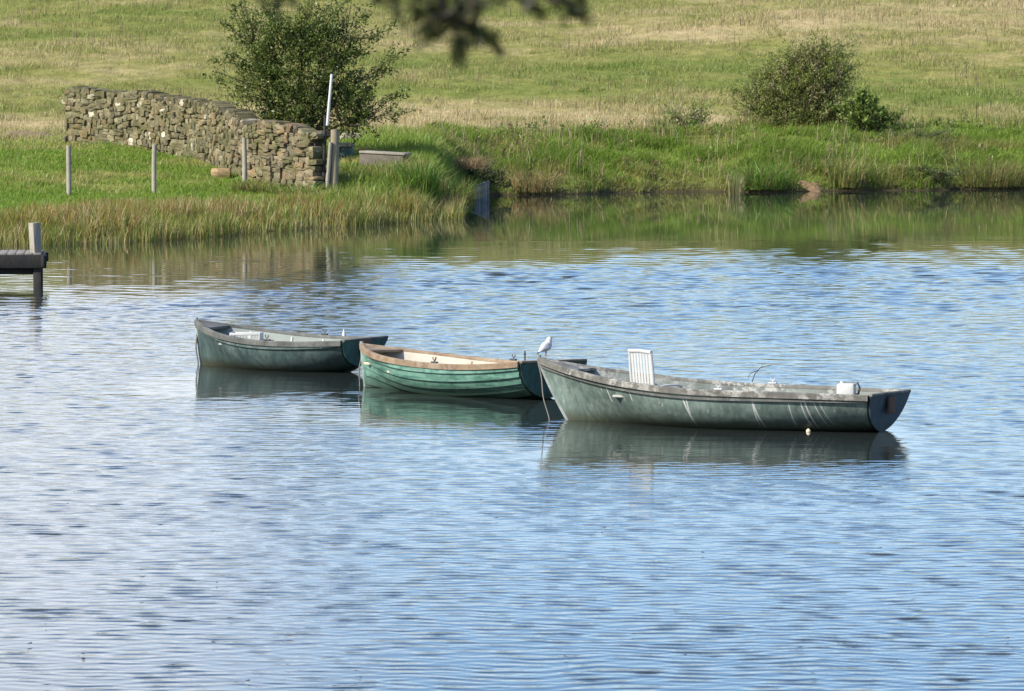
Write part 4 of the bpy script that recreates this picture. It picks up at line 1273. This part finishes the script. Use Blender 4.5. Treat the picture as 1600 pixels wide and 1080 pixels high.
w = bpy.data.worlds.new('World'); scene.world = w; w.use_nodes = True
nt = w.node_tree; nt.nodes.clear()
def N(t): return nt.nodes.new(t)
sky = N('ShaderNodeTexSky'); sky.sky_type = 'NISHITA'; sky.sun_disc = False
sky.sun_elevation = SUN_EL; sky.sun_rotation = SUN_AZ; sky.air_density = 1.0; sky.dust_density = .1; sky.ozone_density = 1.2
tc = N('ShaderNodeTexCoord'); sx = N('ShaderNodeSeparateXYZ'); nt.links.new(tc.outputs['Generated'], sx.inputs[0])
def M2(op, a, b=0.0, clamp=False):
    m = N('ShaderNodeMath'); m.operation = op; m.use_clamp = clamp
    for i, v in enumerate((a, b)):
        if hasattr(v, 'links'): nt.links.new(v, m.inputs[i])
        else: m.inputs[i].default_value = v
    return m.outputs[0]
# cloud bank low on the left, broken cloud elsewhere
mp = N('ShaderNodeMapping'); mp.inputs['Scale'].default_value = (1.0, 1.0, 2.2); nt.links.new(tc.outputs['Generated'], mp.inputs['Vector'])
nz = N('ShaderNodeTexNoise'); nz.inputs['Scale'].default_value = 3.2; nz.inputs['Detail'].default_value = 6; nz.inputs['Roughness'].default_value = .55
nt.links.new(mp.outputs[0], nz.inputs['Vector'])
left = M2('ADD', M2('MULTIPLY', sx.outputs[0], -9.0), -.12)             # + towards the left
low = M2('MULTIPLY', M2('SUBTRACT', .15, sx.outputs[2]), 2.6)
cm = M2('ADD', M2('ADD', M2('SUBTRACT', nz.outputs['Fac'], .50), M2('MULTIPLY', left, .36)), low)
cm = M2('MULTIPLY', cm, 3.2, True)
haze_ = M2('MULTIPLY', M2('MULTIPLY', M2('SUBTRACT', .14, sx.outputs[2]), 9.0, True), .62)
cm = M2('MAXIMUM', M2('ADD', M2('MULTIPLY', cm, .74), .08), haze_)
mixn = N('ShaderNodeMix'); mixn.data_type = 'RGBA'
nt.links.new(cm, mixn.inputs[0]); tint = N('ShaderNodeMix'); tint.data_type = 'RGBA'; tint.blend_type = 'MULTIPLY'; tint.inputs[0].default_value = 1.0; tint.inputs[7].default_value = (.76, 1.06, 1.42, 1)
nt.links.new(sky.outputs[0], tint.inputs[6]); nt.links.new(tint.outputs[2], mixn.inputs[6]); mixn.inputs[7].default_value = (9.5, 9.6, 10.2, 1)
bg = N('ShaderNodeBackground'); bg.inputs['Strength'].default_value = .100; nt.links.new(mixn.outputs[2], bg.inputs['Color'])
ow = N('ShaderNodeOutputWorld'); nt.links.new(bg.outputs[0], ow.inputs['Surface'])

cam = bpy.data.cameras.new('camera'); co = bpy.data.objects.new('camera', cam); COL.objects.link(co)
co.location = (0, 0, H); co.rotation_euler = (PI / 2 - PITCH, 0, 0)
cam.sensor_fit = 'HORIZONTAL'; cam.sensor_width = 36.0; cam.lens = 36.0 * F / 1600.0
cam.clip_start = .1; cam.clip_end = 3000
cam.dof.use_dof = True; cam.dof.focus_distance = 78.0
cam.dof.aperture_fstop = (cam.lens / 1000.0) / .010
scene.camera = co
scene.view_settings.view_transform = 'Standard'; scene.view_settings.look = 'None'
scene.view_settings.exposure = 0.70; scene.view_settings.gamma = 1.0; scene.view_settings.use_curve_mapping = False
scene.cycles.max_bounces = 8; scene.cycles.diffuse_bounces = 4; scene.cycles.glossy_bounces = 3; scene.cycles.caustics_reflective = False; scene.cycles.caustics_refractive = False
